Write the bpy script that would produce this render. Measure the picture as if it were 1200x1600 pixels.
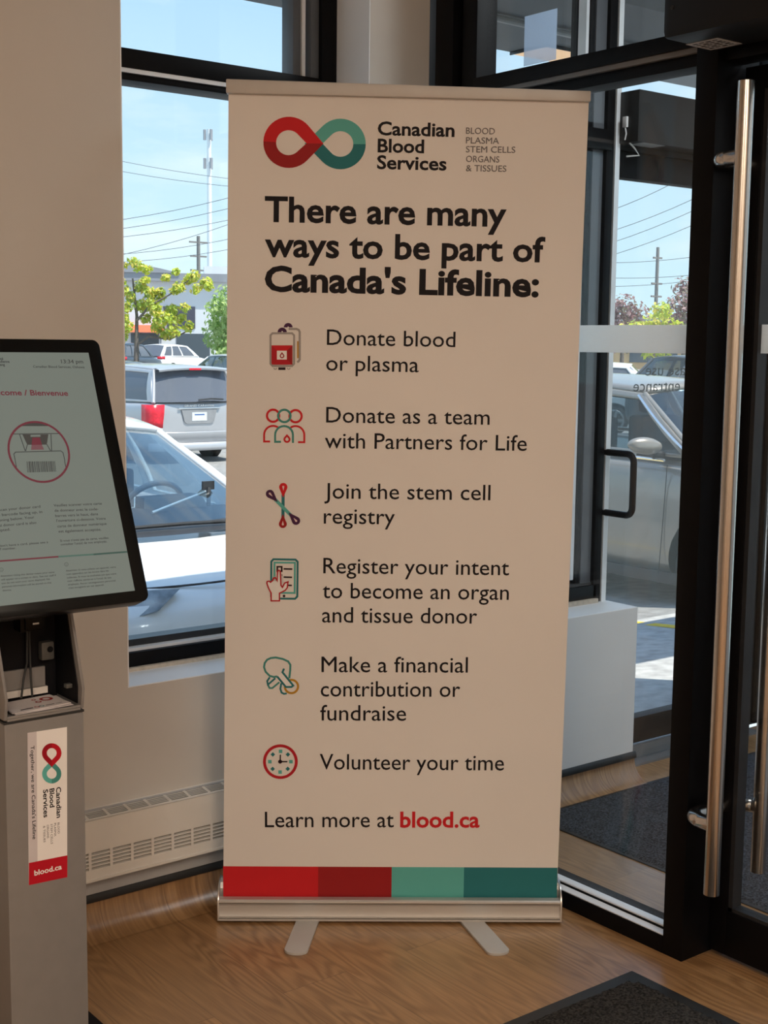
import bpy, bmesh, math, random
from mathutils import Vector, Matrix
for _o in list(bpy.data.objects): bpy.data.objects.remove(_o)
SC = bpy.context.scene
COL = SC.collection
random.seed(7)

# ------------------------------------------------------------------ camera
cam_d = bpy.data.cameras.new('camera')
cam = bpy.data.objects.new('camera', cam_d)
COL.objects.link(cam)
cam_d.sensor_fit = 'VERTICAL'
cam_d.sensor_height = 36.0
cam_d.lens = 2104.0 / 1600.0 * 36.0
cam_d.clip_start = 0.05
cam_d.clip_end = 600.0
_R = Vector((0.78713446, -0.61667824, 0.01128245))
_U = Vector((0.06747313, 0.10427724, 0.99225684))
_F = Vector((0.6130797, 0.78027829, -0.12368942))
m = Matrix((_R, _U, -_F)).transposed().to_4x4()
m.translation = Vector((0.0, 0.0, 1.48145))
cam.matrix_world = m
SC.camera = cam

# ------------------------------------------------------------------ exposure
SC.view_settings.view_transform = 'Standard'
SC.view_settings.look = 'None'
SC.view_settings.exposure = 0.0
SC.view_settings.gamma = 1.0
SC.view_settings.use_curve_mapping = False

# ------------------------------------------------------------------ sky
world = bpy.data.worlds.new('sky')
SC.world = world
world.use_nodes = True
nt = world.node_tree
nt.nodes.clear()
wo = nt.nodes.new('ShaderNodeOutputWorld')
bg = nt.nodes.new('ShaderNodeBackground')
tc = nt.nodes.new('ShaderNodeTexCoord')
sx = nt.nodes.new('ShaderNodeSeparateXYZ')
rp = nt.nodes.new('ShaderNodeValToRGB')
e = rp.color_ramp.elements
e[0].position = 0.0; e[0].color = (0.62, 0.84, 0.93, 1)
e[1].position = 0.9; e[1].color = (0.20, 0.42, 0.80, 1)
x = e.new(0.12); x.color = (0.54, 0.76, 0.92, 1)
x = e.new(0.30); x.color = (0.38, 0.62, 0.90, 1)
mp = nt.nodes.new('ShaderNodeMapping')
mp.inputs['Scale'].default_value = (1.3, 1.3, 4.5)
nz = nt.nodes.new('ShaderNodeTexNoise')
nz.inputs['Scale'].default_value = 3.2
nz.inputs['Detail'].default_value = 7.0
nz.inputs['Roughness'].default_value = 0.55
cr = nt.nodes.new('ShaderNodeValToRGB')
cr.color_ramp.elements[0].position = 0.46; cr.color_ramp.elements[0].color = (0, 0, 0, 1)
cr.color_ramp.elements[1].position = 0.76; cr.color_ramp.elements[1].color = (0.85, 0.85, 0.85, 1)
mx = nt.nodes.new('ShaderNodeMixRGB')
mx.inputs['Color2'].default_value = (0.93, 0.98, 1.0, 1)
L = nt.links.new
L(tc.outputs['Generated'], sx.inputs[0]); L(sx.outputs['Z'], rp.inputs['Fac'])
L(tc.outputs['Generated'], mp.inputs['Vector']); L(mp.outputs[0], nz.inputs['Vector'])
L(nz.outputs['Fac'], cr.inputs['Fac']); L(cr.outputs['Color'], mx.inputs['Fac'])
L(rp.outputs['Color'], mx.inputs['Color1']); L(mx.outputs['Color'], bg.inputs['Color'])
bg.inputs['Strength'].default_value = 1.3
L(bg.outputs[0], wo.inputs['Surface'])

# ------------------------------------------------------------------ sun (high noon sun from behind the building)
sun_d = bpy.data.lights.new('sun', 'SUN')
sun_d.energy = 7.0
sun_d.angle = math.radians(0.6)
sun_d.color = (1.0, 0.95, 0.86)
sun = bpy.data.objects.new('sun', sun_d)
COL.objects.link(sun)
sun.rotation_euler = Vector((-0.22, 0.43, -1.0)).to_track_quat('-Z', 'Y').to_euler()
sun.location = (0, -3, 8)

# ------------------------------------------------------------------ ceiling lamps of the room (behind and above the viewpoint)
def area(name, loc, sx_, sy_, power, color):
    d = bpy.data.lights.new(name, 'AREA')
    d.shape = 'RECTANGLE'; d.size = sx_; d.size_y = sy_
    d.energy = power; d.color = color
    o = bpy.data.objects.new(name, d); COL.objects.link(o)
    o.location = loc
    return o
WARM = (1.0, 0.83, 0.665)
for nm, lx, ly, pw in (('ceiling_lamp', -0.7, -0.5, 34), ('ceiling_lamp', 1.2, -1.3, 40), ('ceiling_lamp', -2.0, -1.5, 34), ('ceiling_lamp', 0.2, -2.1, 40)):
    area(nm, (lx, ly, 2.985), 0.6, 0.6, pw, WARM)

area('vestibule_fill', (3.3, 1.9, 2.985), 0.5, 0.5, 22, (0.92, 0.97, 1.0))  # added cool fill that brightens the vestibule, no fixture behind it

# ------------------------------------------------------------------ materials
MATS = {}
def mat(name, col, rough=0.5, metal=0.0, var=0.06, scale=18.0, bump=0.0, spec=0.5, coat=0.0, aniso=None):
    if name in MATS: return MATS[name]
    ma = bpy.data.materials.new(name); ma.use_nodes = True
    t = ma.node_tree; b = t.nodes['Principled BSDF']
    b.inputs['Roughness'].default_value = rough
    b.inputs['Metallic'].default_value = metal
    b.inputs['Specular IOR Level'].default_value = spec
    b.inputs['Coat Weight'].default_value = coat
    tcn = t.nodes.new('ShaderNodeTexCoord'); n = t.nodes.new('ShaderNodeTexNoise')
    n.inputs['Scale'].default_value = scale; n.inputs['Detail'].default_value = 4
    r = t.nodes.new('ShaderNodeValToRGB')
    r.color_ramp.elements[0].position = 0.3; r.color_ramp.elements[1].position = 0.7
    r.color_ramp.elements[0].color = tuple(c * (1 - var) for c in col) + (1,)
    r.color_ramp.elements[1].color = tuple(min(1, c * (1 + var)) for c in col) + (1,)
    t.links.new(tcn.outputs['Object'], n.inputs['Vector'])
    if aniso:
        mm = t.nodes.new('ShaderNodeMapping'); mm.inputs['Scale'].default_value = aniso
        t.links.new(tcn.outputs['Object'], mm.inputs['Vector']); t.links.new(mm.outputs[0], n.inputs['Vector'])
    t.links.new(n.outputs['Fac'], r.inputs['Fac']); t.links.new(r.outputs['Color'], b.inputs['Base Color'])
    if bump:
        bu = t.nodes.new('ShaderNodeBump'); bu.inputs['Strength'].default_value = bump; bu.inputs['Distance'].default_value = 0.01
        t.links.new(n.outputs['Fac'], bu.inputs['Height']); t.links.new(bu.outputs[0], b.inputs['Normal'])
    MATS[name] = ma
    return ma

def glow(name, col, strength):
    if name in MATS: return MATS[name]
    ma = bpy.data.materials.new(name); ma.use_nodes = True
    b = ma.node_tree.nodes['Principled BSDF']
    b.inputs['Base Color'].default_value = (0.02, 0.02, 0.02, 1)
    b.inputs['Roughness'].default_value = 0.25
    b.inputs['Emission Color'].default_value = tuple(col) + (1,)
    b.inputs['Emission Strength'].default_value = strength
    MATS[name] = ma
    return ma

def glass(name, tint=(0.97, 0.985, 0.98), refl=1.0, haze=0.0):
    if name in MATS: return MATS[name]
    ma = bpy.data.materials.new(name); ma.use_nodes = True
    t = ma.node_tree; t.nodes.clear()
    o = t.nodes.new('ShaderNodeOutputMaterial'); tr = t.nodes.new('ShaderNodeBsdfTransparent'); gl = t.nodes.new('ShaderNodeBsdfGlossy')
    tr.inputs['Color'].default_value = tuple(tint) + (1,)
    gl.inputs['Roughness'].default_value = 0.02
    lw = t.nodes.new('ShaderNodeLayerWeight'); lw.inputs['Blend'].default_value = 0.5      # Schlick reflectance, same from both sides
    pw = t.nodes.new('ShaderNodeMath'); pw.operation = 'POWER'; pw.inputs[1].default_value = 5.0
    fr = t.nodes.new('ShaderNodeMath'); fr.operation = 'MULTIPLY_ADD'; fr.inputs[1].default_value = 0.96; fr.inputs[2].default_value = 0.04
    t.links.new(lw.outputs['Facing'], pw.inputs[0]); t.links.new(pw.outputs[0], fr.inputs[0])
    mu = t.nodes.new('ShaderNodeMath'); mu.operation = 'MULTIPLY'; mu.inputs[1].default_value = refl
    mi = t.nodes.new('ShaderNodeMixShader')
    t.links.new(fr.outputs[0], mu.inputs[0]); t.links.new(mu.outputs[0], mi.inputs['Fac'])
    t.links.new(tr.outputs[0], mi.inputs[1]); t.links.new(gl.outputs[0], mi.inputs[2])
    last = mi
    if haze:
        df = t.nodes.new('ShaderNodeBsdfDiffuse'); df.inputs['Color'].default_value = (0.8, 0.85, 0.85, 1)
        n = t.nodes.new('ShaderNodeTexNoise'); n.inputs['Scale'].default_value = 9
        m2 = t.nodes.new('ShaderNodeMath'); m2.operation = 'MULTIPLY'; m2.inputs[1].default_value = haze
        m3 = t.nodes.new('ShaderNodeMixShader')
        t.links.new(n.outputs['Fac'], m2.inputs[0]); t.links.new(m2.outputs[0], m3.inputs['Fac'])
        t.links.new(mi.outputs[0], m3.inputs[1]); t.links.new(df.outputs[0], m3.inputs[2]); last = m3
    t.links.new(last.outputs[0], o.inputs['Surface'])
    MATS[name] = ma
    return ma

def frosted(name, col, alpha):
    ma = bpy.data.materials.new(name); ma.use_nodes = True
    t = ma.node_tree; t.nodes.clear()
    o = t.nodes.new('ShaderNodeOutputMaterial'); tr = t.nodes.new('ShaderNodeBsdfTransparent')
    tl = t.nodes.new('ShaderNodeBsdfTranslucent'); df = t.nodes.new('ShaderNodeBsdfDiffuse')
    n = t.nodes.new('ShaderNodeTexNoise'); n.inputs['Scale'].default_value = 30
    r = t.nodes.new('ShaderNodeValToRGB')
    r.color_ramp.elements[0].color = tuple(c * 0.95 for c in col) + (1,); r.color_ramp.elements[1].color = tuple(col) + (1,)
    t.links.new(n.outputs['Fac'], r.inputs['Fac']); t.links.new(r.outputs[0], tl.inputs['Color']); t.links.new(r.outputs[0], df.inputs['Color'])
    a = t.nodes.new('ShaderNodeMixShader'); a.inputs['Fac'].default_value = 0.35
    t.links.new(tl.outputs[0], a.inputs[1]); t.links.new(df.outputs[0], a.inputs[2])
    b = t.nodes.new('ShaderNodeMixShader'); b.inputs['Fac'].default_value = alpha
    t.links.new(tr.outputs[0], b.inputs[1]); t.links.new(a.outputs[0], b.inputs[2]); t.links.new(b.outputs[0], o.inputs['Surface'])
    MATS[name] = ma
    return ma

def wood_floor(name):
    ma = bpy.data.materials.new(name); ma.use_nodes = True
    t = ma.node_tree; N = t.nodes; K = t.links.new
    b = N['Principled BSDF']; b.inputs['Roughness'].default_value = 0.33; b.inputs['Specular IOR Level'].default_value = 0.7
    tcn = N.new('ShaderNodeTexCoord'); sp_ = N.new('ShaderNodeSeparateXYZ'); su = N.new('ShaderNodeMath'); su.operation = 'ADD'
    mp_ = N.new('ShaderNodeCombineXYZ')                       # planks run along y and turn up the coved skirting
    K(tcn.outputs['Object'], sp_.inputs[0]); K(sp_.outputs['Y'], su.inputs[0]); K(sp_.outputs['Z'], su.inputs[1])
    K(su.outputs[0], mp_.inputs['X']); K(sp_.outputs['X'], mp_.inputs['Y'])
    br = N.new('ShaderNodeTexBrick'); br.inputs['Scale'].default_value = 1.0
    br.inputs['Brick Width'].default_value = 1.22; br.inputs['Row Height'].default_value = 0.182
    br.inputs['Mortar Size'].default_value = 0.0012; br.inputs['Mortar Smooth'].default_value = 0.3
    br.inputs['Color1'].default_value = (0.0, 0, 0, 1); br.inputs['Color2'].default_value = (1, 1, 1, 1); br.inputs['Mortar'].default_value = (0.4, 0.4, 0.4, 1)
    br.offset = 0.37
    K(mp_.outputs[0], br.inputs['Vector'])
    # cathedral grain: distorted bands stretched along the plank, shifted per plank
    sc_ = N.new('ShaderNodeVectorMath'); sc_.operation = 'MULTIPLY'; sc_.inputs[1].default_value = (1.1, 7.5, 7.5)
    K(mp_.outputs[0], sc_.inputs[0])
    ad = N.new('ShaderNodeVectorMath'); ad.operation = 'ADD'
    mu = N.new('ShaderNodeVectorMath'); mu.operation = 'SCALE'; mu.inputs['Scale'].default_value = 7.0
    K(br.outputs['Color'], mu.inputs[0]); K(sc_.outputs[0], ad.inputs[0]); K(mu.outputs[0], ad.inputs[1])
    n1 = N.new('ShaderNodeTexNoise'); n1.inputs['Scale'].default_value = 1.3; n1.inputs['Detail'].default_value = 1.5; K(ad.outputs[0], n1.inputs['Vector'])
    ms = N.new('ShaderNodeMath'); ms.operation = 'MULTIPLY'; ms.inputs[1].default_value = 95.0; K(n1.outputs['Fac'], ms.inputs[0])
    sn = N.new('ShaderNodeMath'); sn.operation = 'SINE'; K(ms.outputs[0], sn.inputs[0])
    rr = N.new('ShaderNodeValToRGB'); rr.color_ramp.elements[0].position = 0.0; rr.color_ramp.elements[1].position = 0.9
    rr.color_ramp.elements[0].color = (0.275, 0.148, 0.062, 1); rr.color_ramp.elements[1].color = (0.395, 0.225, 0.100, 1)
    mr = N.new('ShaderNodeMapRange'); mr.inputs['From Min'].default_value = -1; K(sn.outputs[0], mr.inputs['Value'])
    n3 = N.new('ShaderNodeTexNoise'); n3.inputs['Scale'].default_value = 0.7; n3.inputs['Detail'].default_value = 1; K(ad.outputs[0], n3.inputs['Vector'])
    m3 = N.new('ShaderNodeMapRange'); m3.inputs['From Min'].default_value = 0.40; m3.inputs['From Max'].default_value = 0.62; m3.inputs['To Min'].default_value = 0.32; K(n3.outputs['Fac'], m3.inputs['Value'])
    lf = N.new('ShaderNodeMix'); lf.inputs['A'].default_value = 0.72; K(m3.outputs[0], lf.inputs['Factor']); K(mr.outputs[0], lf.inputs['B']); K(lf.outputs['Result'], rr.inputs['Fac'])
    n2 = N.new('ShaderNodeTexNoise'); n2.inputs['Scale'].default_value = 1.0; n2.inputs['Detail'].default_value = 5
    s2 = N.new('ShaderNodeVectorMath'); s2.operation = 'MULTIPLY'; s2.inputs[1].default_value = (6, 160, 160); K(mp_.outputs[0], s2.inputs[0]); K(s2.outputs[0], n2.inputs['Vector'])
    mx1 = N.new('ShaderNodeMixRGB'); mx1.blend_type = 'MULTIPLY'; mx1.inputs['Fac'].default_value = 0.55
    r2 = N.new('ShaderNodeValToRGB'); r2.color_ramp.elements[0].position = 0.3; r2.color_ramp.elements[0].color = (0.62, 0.6, 0.58, 1); r2.color_ramp.elements[1].position = 0.65; r2.color_ramp.elements[1].color = (1.1, 1.1, 1.1, 1)
    K(n2.outputs['Fac'], r2.inputs['Fac']); K(rr.outputs[0], mx1.inputs['Color1']); K(r2.outputs[0], mx1.inputs['Color2'])
    mx2 = N.new('ShaderNodeMixRGB'); mx2.blend_type = 'MULTIPLY'; mx2.inputs['Fac'].default_value = 1.0
    r3 = N.new('ShaderNodeValToRGB'); r3.color_ramp.elements[0].color = (0.86, 0.86, 0.86, 1); r3.color_ramp.elements[1].color = (1.08, 1.06, 1.03, 1)
    K(br.outputs['Color'], r3.inputs['Fac']); K(mx1.outputs[0], mx2.inputs['Color1']); K(r3.outputs[0], mx2.inputs['Color2'])
    mx3 = N.new('ShaderNodeMixRGB'); mx3.inputs['Color2'].default_value = (0.10, 0.055, 0.025, 1)
    mf_ = N.new('ShaderNodeMath'); mf_.operation = 'MULTIPLY'; mf_.inputs[1].default_value = 0.55; K(br.outputs['Fac'], mf_.inputs[0])
    K(mf_.outputs[0], mx3.inputs['Fac']); K(mx2.outputs[0], mx3.inputs['Color1']); K(mx3.outputs[0], b.inputs['Base Color'])
    bu = N.new('ShaderNodeBump'); bu.inputs['Strength'].default_value = 0.06; bu.inputs['Distance'].default_value = 0.002
    K(n2.outputs['Fac'], bu.inputs['Height']); K(bu.outputs[0], b.inputs['Normal'])
    MATS[name] = ma
    return ma

def carpet(name, c0, c1):
    ma = bpy.data.materials.new(name); ma.use_nodes = True
    t = ma.node_tree; N = t.nodes; K = t.links.new; b = N['Principled BSDF']
    b.inputs['Roughness'].default_value = 0.95; b.inputs['Specular IOR Level'].default_value = 0.2
    tcn = N.new('ShaderNodeTexCoord'); n = N.new('ShaderNodeTexNoise'); n.inputs['Scale'].default_value = 170; n.inputs['Detail'].default_value = 3
    r = N.new('ShaderNodeValToRGB'); r.color_ramp.elements[0].position = 0.38; r.color_ramp.elements[1].position = 0.66
    r.color_ramp.elements[0].color = c0 + (1,); r.color_ramp.elements[1].color = c1 + (1,)
    bu = N.new('ShaderNodeBump'); bu.inputs['Strength'].default_value = 0.9; bu.inputs['Distance'].default_value = 0.004
    K(tcn.outputs['Object'], n.inputs['Vector']); K(n.outputs['Fac'], r.inputs['Fac']); K(r.outputs[0], b.inputs['Base Color'])
    K(n.outputs['Fac'], bu.inputs['Height']); K(bu.outputs[0], b.inputs['Normal'])
    MATS[name] = ma
    return ma

# ------------------------------------------------------------------ object helpers
def tag(o, label=None, cat=None, group=None, kind=None):
    if label: o['label'] = label
    if cat: o['category'] = cat
    if group: o['group'] = group
    if kind: o['kind'] = kind
    return o
def empty(name, loc=(0, 0, 0), rz=0.0, parent=None):
    o = bpy.data.objects.new(name, None); COL.objects.link(o)
    o.empty_display_size = 0.1
    o.location = loc; o.rotation_euler = (0, 0, rz); o.parent = parent
    return o

class MB:
    """collects solids in one bmesh, then links them as one mesh object"""
    def __init__(s): s.bm = bmesh.new(); s.mats = []
    def mi(s, m_):
        if m_ is None: return 0
        if m_ not in s.mats: s.mats.append(m_)
        return s.mats.index(m_)
    def face(s, pts, m_=None):
        vs = [s.bm.verts.new(p) for p in pts]
        f_ = s.bm.faces.new(vs); f_.material_index = s.mi(m_); return f_
    def grid(s, rows, m_=None, close=False, flip=False):
        vv = [[s.bm.verts.new(p) for p in r] for r in rows]; k = s.mi(m_)
        n = len(rows[0])
        for i in range(len(rows) - 1):
            for j in range(n if close else n - 1):
                q = [vv[i][j], vv[i][(j + 1) % n], vv[i + 1][(j + 1) % n], vv[i + 1][j]]
                if flip: q.reverse()
                f_ = s.bm.faces.new(q); f_.material_index = k
        return vv
    def box(s, x0, x1, y0, y1, z0, z1, m_=None):
        p = [(x0, y0, z0), (x1, y0, z0), (x1, y1, z0), (x0, y1, z0), (x0, y0, z1), (x1, y0, z1), (x1, y1, z1), (x0, y1, z1)]
        v = [s.bm.verts.new(q) for q in p]; k = s.mi(m_)
        for q in ((0, 3, 2, 1), (4, 5, 6, 7), (0, 1, 5, 4), (1, 2, 6, 5), (2, 3, 7, 6), (3, 0, 4, 7)):
            f_ = s.bm.faces.new([v[i] for i in q]); f_.material_index = k
        return s
    def prism(s, pts, d, m_=None):
        """closed polygon pts (3d) extruded by vector d"""
        d = Vector(d); k = s.mi(m_)
        a = [s.bm.verts.new(Vector(p)) for p in pts]; b = [s.bm.verts.new(Vector(p) + d) for p in pts]
        n = len(pts)
        fs = [s.bm.faces.new(a[::-1]), s.bm.faces.new(b)]
        for i in range(n): fs.append(s.bm.faces.new([a[i], a[(i + 1) % n], b[(i + 1) % n], b[i]]))
        for f_ in fs: f_.material_index = k
        return s
    def tube(s, pts, r, n=12, m_=None, cap=True):
        pts = [Vector(p) for p in pts]; k = s.mi(m_)
        rs = r if isinstance(r, (list, tuple)) else [r] * len(pts)
        up = None; rings = []
        for i, p in enumerate(pts):
            t_ = (pts[min(i + 1, len(pts) - 1)] - pts[max(i - 1, 0)]).normalized()
            if up is None:
                up = Vector((0, 0, 1)) if abs(t_.z) < 0.9 else Vector((1, 0, 0))
            a = (up - t_ * up.dot(t_)).normalized(); b = t_.cross(a); up = a
            rings.append([s.bm.verts.new(p + rs[i] * (math.cos(2 * math.pi * j / n) * a + math.sin(2 * math.pi * j / n) * b)) for j in range(n)])
        for i in range(len(rings) - 1):
            for j in range(n):
                f_ = s.bm.faces.new([rings[i][j], rings[i][(j + 1) % n], rings[i + 1][(j + 1) % n], rings[i + 1][j]]); f_.material_index = k
        if cap:
            f_ = s.bm.faces.new(rings[0][::-1]); f_.material_index = k
            f_ = s.bm.faces.new(rings[-1]); f_.material_index = k
        return s
    def build(s, name, m_=None, parent=None, bevel=0.0, smooth=35, seg=2, normals=True):
        if normals: bmesh.ops.recalc_face_normals(s.bm, faces=s.bm.faces)
        if bevel:
            es = [e_ for e_ in s.bm.edges if len(e_.link_faces) == 2 and e_.calc_face_angle(0) > 0.6]
            bmesh.ops.bevel(s.bm, geom=es, offset=bevel, segments=seg, profile=0.6, affect='EDGES', clamp_overlap=True)
        if smooth:
            lim = math.radians(smooth)
            for f_ in s.bm.faces: f_.smooth = True
            for e_ in s.bm.edges:
                e_.smooth = not (len(e_.link_faces) == 2 and e_.calc_face_angle(0) > lim)
        me = bpy.data.meshes.new(name); s.bm.to_mesh(me); s.bm.free()
        for q in (s.mats or [m_]): me.materials.append(q)
        o = bpy.data.objects.new(name, me); COL.objects.link(o); o.parent = parent
        return o
def rbox(name, x0, x1, y0, y1, z0, z1, m_, parent=None, bevel=0.0):
    return MB().box(x0, x1, y0, y1, z0, z1).build(name, m_, parent, bevel)
def struct(o, label=None):
    o['kind'] = 'structure'
    if label: o['label'] = label
    return o

# text as geometry -------------------------------------------------
_tc = {}
def text_geo(s, weight):
    key = (s, weight)
    if key in _tc: return _tc[key]
    c = bpy.data.curves.new('t', 'FONT'); c.body = s; c.resolution_u = 3
    c.offset = {'l': 0.0, 'r': 0.0, 'm': 0.0, 'b': 0.024, 'B': 0.032}[weight]
    o = bpy.data.objects.new('t', c); COL.objects.link(o)
    bpy.context.view_layer.update()
    dg = bpy.context.evaluated_depsgraph_get()
    me = bpy.data.meshes.new_from_object(o.evaluated_get(dg))
    vs = [(v.co.x, v.co.y) for v in me.vertices]; fs = [tuple(p.vertices) for p in me.polygons]
    bpy.data.objects.remove(o); bpy.data.curves.remove(c); bpy.data.meshes.remove(me)
    _tc[key] = (vs, fs)
    return _tc[key]
def add_text(mb, s, a, b, cap, m_, weight, anchor, frame):
    """baseline from a to b (metres in the sheet), cap height, frame(u, v, layer) -> point"""
    vs, fs = text_geo(s, weight)
    x0 = min(v[0] for v in vs); x1 = max(v[0] for v in vs)
    ang = math.atan2(b[1] - a[1], b[0] - a[0])
    W = math.hypot(b[0] - a[0], b[1] - a[1]); k = cap / 0.690 * (1.05 if weight in 'lbB' else 1.0)
    if anchor == 'e':
        kx = k * 0.95; a = (b[0] - kx * (x1 - x0) * math.cos(ang), b[1] - kx * (x1 - x0) * math.sin(ang))
    else:
        kx = W / (x1 - x0)
    ca, sa = math.cos(ang), math.sin(ang); mi = mb.mi(m_)
    e_ = {'l': 0.003, 'm': 0.012}.get(weight, 0.0)               # stroke thickening of the lighter cuts
    for n_, (ex, ey) in enumerate(((-e_, -e_), (e_, e_)) if e_ else ((0, 0),)):
        bv = []
        for vx, vy in vs:
            px, py = (vx - x0 + ex) * kx, (vy + ey) * k
            bv.append(mb.bm.verts.new(frame(a[0] + px * ca - py * sa, a[1] + px * sa + py * ca, 1 + 0.3 * n_)))
        for f_ in fs:
            try:
                q = mb.bm.faces.new([bv[i] for i in f_]); q.material_index = mi
            except ValueError: pass
def add_art(mb, items, frame, mats_):
    q = lambda p: (p[0] / 1000.0, p[1] / 1000.0)
    for it in items:
        if it[0] == 'T':
            _, s, a, b, cap, col, w, an = it
            add_text(mb, s, q(a), q(b), cap / 1000.0, mats_[col], w, an, frame)
        elif it[0] == 'P':
            _, pts, col, lay = it
            vs = [mb.bm.verts.new(frame(*q(p), 1 + lay)) for p in pts]
            f_ = mb.bm.faces.new(vs); f_.material_index = mb.mi(mats_[col])
            if len(vs) > 4: bmesh.ops.triangulate(mb.bm, faces=[f_])
        elif it[0] == 'R':
            _, A_, B_, col, lay = it
            k = mb.mi(mats_[col])
            va = [mb.bm.verts.new(frame(*q(p), 1 + lay)) for p in A_]; vb = [mb.bm.verts.new(frame(*q(p), 1 + lay)) for p in B_]
            for i in range(len(va) - 1):
                f_ = mb.bm.faces.new([va[i], va[i + 1], vb[i + 1], vb[i]]); f_.material_index = k
        elif it[0] == 'S':
            _, pts, w, col, lay, closed = it
            w = w / 1000.0; P = [Vector(q(p)) for p in pts]; n = len(P); k = mb.mi(mats_[col])
            rows = []
            for i in range(n):
                if closed: p0, p1 = P[(i - 1) % n], P[(i + 1) % n]
                else: p0, p1 = P[max(i - 1, 0)], P[min(i + 1, n - 1)]
                d0 = (P[i] - p0).normalized() if (P[i] - p0).length > 1e-9 else None
                d1 = (p1 - P[i]).normalized() if (p1 - P[i]).length > 1e-9 else None
                if d0 is None: d0 = d1
                if d1 is None: d1 = d0
                t_ = (d0 + d1)
                t_ = t_.normalized() if t_.length > 1e-6 else d0
                nn = Vector((-t_.y, t_.x)); sc = 1.0 / max(0.5, nn.dot(Vector((-d0.y, d0.x))))
                rows.append((P[i] + nn * w / 2 * sc, P[i] - nn * w / 2 * sc))
            vv = [[mb.bm.verts.new(frame(r_[0].x, r_[0].y, 1 + lay)), mb.bm.verts.new(frame(r_[1].x, r_[1].y, 1 + lay))] for r_ in rows]
            for i in range(n if closed else n - 1):
                a_, b_ = vv[i], vv[(i + 1) % n]
                f_ = mb.bm.faces.new([a_[0], a_[1], b_[1], b_[0]]); f_.material_index = k

# ================================================================== the setting: room shell
M_wall = mat('wall_paint', (0.56, 0.515, 0.46), 0.6, var=0.03, scale=3, bump=0.02)
M_white = mat('white_paint', (0.82, 0.82, 0.82), 0.5, var=0.03, scale=4)
M_ceil = mat('ceiling_paint', (0.70, 0.68, 0.64), 0.8, var=0.03)
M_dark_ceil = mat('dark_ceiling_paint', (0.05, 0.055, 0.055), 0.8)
M_black = mat('black_frame', (0.004, 0.004, 0.005), 0.45, var=0.15, spec=0.12)
M_frame = mat('dark_anodised_frame', (0.022, 0.023, 0.026), 0.38, var=0.1, spec=0.35)
M_grey = mat('grey_frame', (0.10, 0.108, 0.12), 0.4, var=0.06)
M_dull = mat('dull_aluminium', (0.17, 0.175, 0.18), 0.45, var=0.05)
M_alu = mat('aluminium_bead', (0.84, 0.86, 0.88), 0.35, metal=0.1, var=0.04)
M_steel = mat('brushed_steel', (0.62, 0.58, 0.54), 0.22, metal=1.0, var=0.05, scale=60, aniso=(60, 60, 1))
M_silver = mat('silver_aluminium', (0.70, 0.69, 0.67), 0.30, metal=0.9, var=0.03, scale=40, aniso=(1, 60, 60))
M_rubber = mat('black_rubber', (0.02, 0.021, 0.022), 0.55, var=0.1)
M_caulk = mat('caulk', (0.55, 0.47, 0.38), 0.8, var=0.15, scale=60, bump=0.4)
M_pane = glass('window_glass')
M_pane_in = glass('partition_glass', (0.975, 0.985, 0.985), 0.8, haze=0.010)
M_pane_door = glass('door_glass', (0.985, 0.99, 0.99), 0.8, haze=0.02)
M_frost = frosted('frosted_film', (0.97, 0.99, 0.99), 0.93)
M_wood = wood_floor('wood_plank_vinyl')
M_conc = mat('pavement_concrete', (0.46, 0.45, 0.43), 0.9, var=0.22, scale=14, bump=0.15)

o = rbox('floor', -2.5, 5.3, -2.5, 3.16, -0.12, 0.0, M_wood); struct(o, 'oak-look plank floor running through room and vestibule')
o = rbox('ceiling', -2.6, 2.6, -2.6, 3.3, 3.0, 3.15, M_ceil); struct(o)
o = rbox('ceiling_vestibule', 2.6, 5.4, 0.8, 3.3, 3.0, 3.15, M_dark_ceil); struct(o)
o = rbox('wall_left', -2.6, -2.5, -2.5, 3.3, -0.12, 3.0, M_wall); struct(o)
o = rbox('wall_back', -2.6, 2.6, -2.6, -2.5, -0.12, 3.0, M_wall); struct(o)
w = MB()
w.box(-2.5, 1.543, 3.0, 3.3, -0.12, 3.0); w.box(1.543, 2.292, 3.0, 3.3, -0.12, 0.614); w.box(2.292, 2.50, 3.0, 3.3, -0.12, 3.0); w.box(1.543, 2.292, 3.0, 3.3, 2.93, 3.0)
o = w.build('wall_front', M_wall, smooth=0); struct(o, 'painted wall around the parking-lot window')
o = MB().box(2.2885, 2.2915, 3.0005, 3.15, 0.6165, 2.93).box(1.5435, 1.5465, 3.0005, 3.15, 0.6165, 2.93).box(1.5435, 2.2915, 3.0005, 3.15, 0.6142, 0.6165).build('trim_1', M_white, smooth=0)
struct(o, 'white painted window reveal and sill')
o = MB().box(1.545, 2.29, 3.136, 3.152, 0.614, 0.626).build('trim_2', M_caulk, smooth=0); struct(o, 'ragged caulk line under the window frame')
o = MB().box(2.50, 3.458, 3.0, 3.30, -0.12, 0.607).box(2.50, 5.3, 3.14, 3.30, 2.93, 3.0).build('wall_vestibule', M_white, smooth=0, bevel=0.003); struct(o, 'low white wall under the vestibule window')
o = rbox('wall_right', 2.5, 2.62, -2.5, 1.0, -0.12, 3.0, M_wall); struct(o)
o = MB().box(2.62, 5.4, 0.9, 1.0, -0.12, 3.0).build('wall_entry', M_white, smooth=0); struct(o)
W4 = struct(empty('added_window', (5.35, 2.1, 0.0)), 'unseen glazed side of the vestibule, added to let in daylight')  # out of view, added so sky light fills the vestibule

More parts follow.
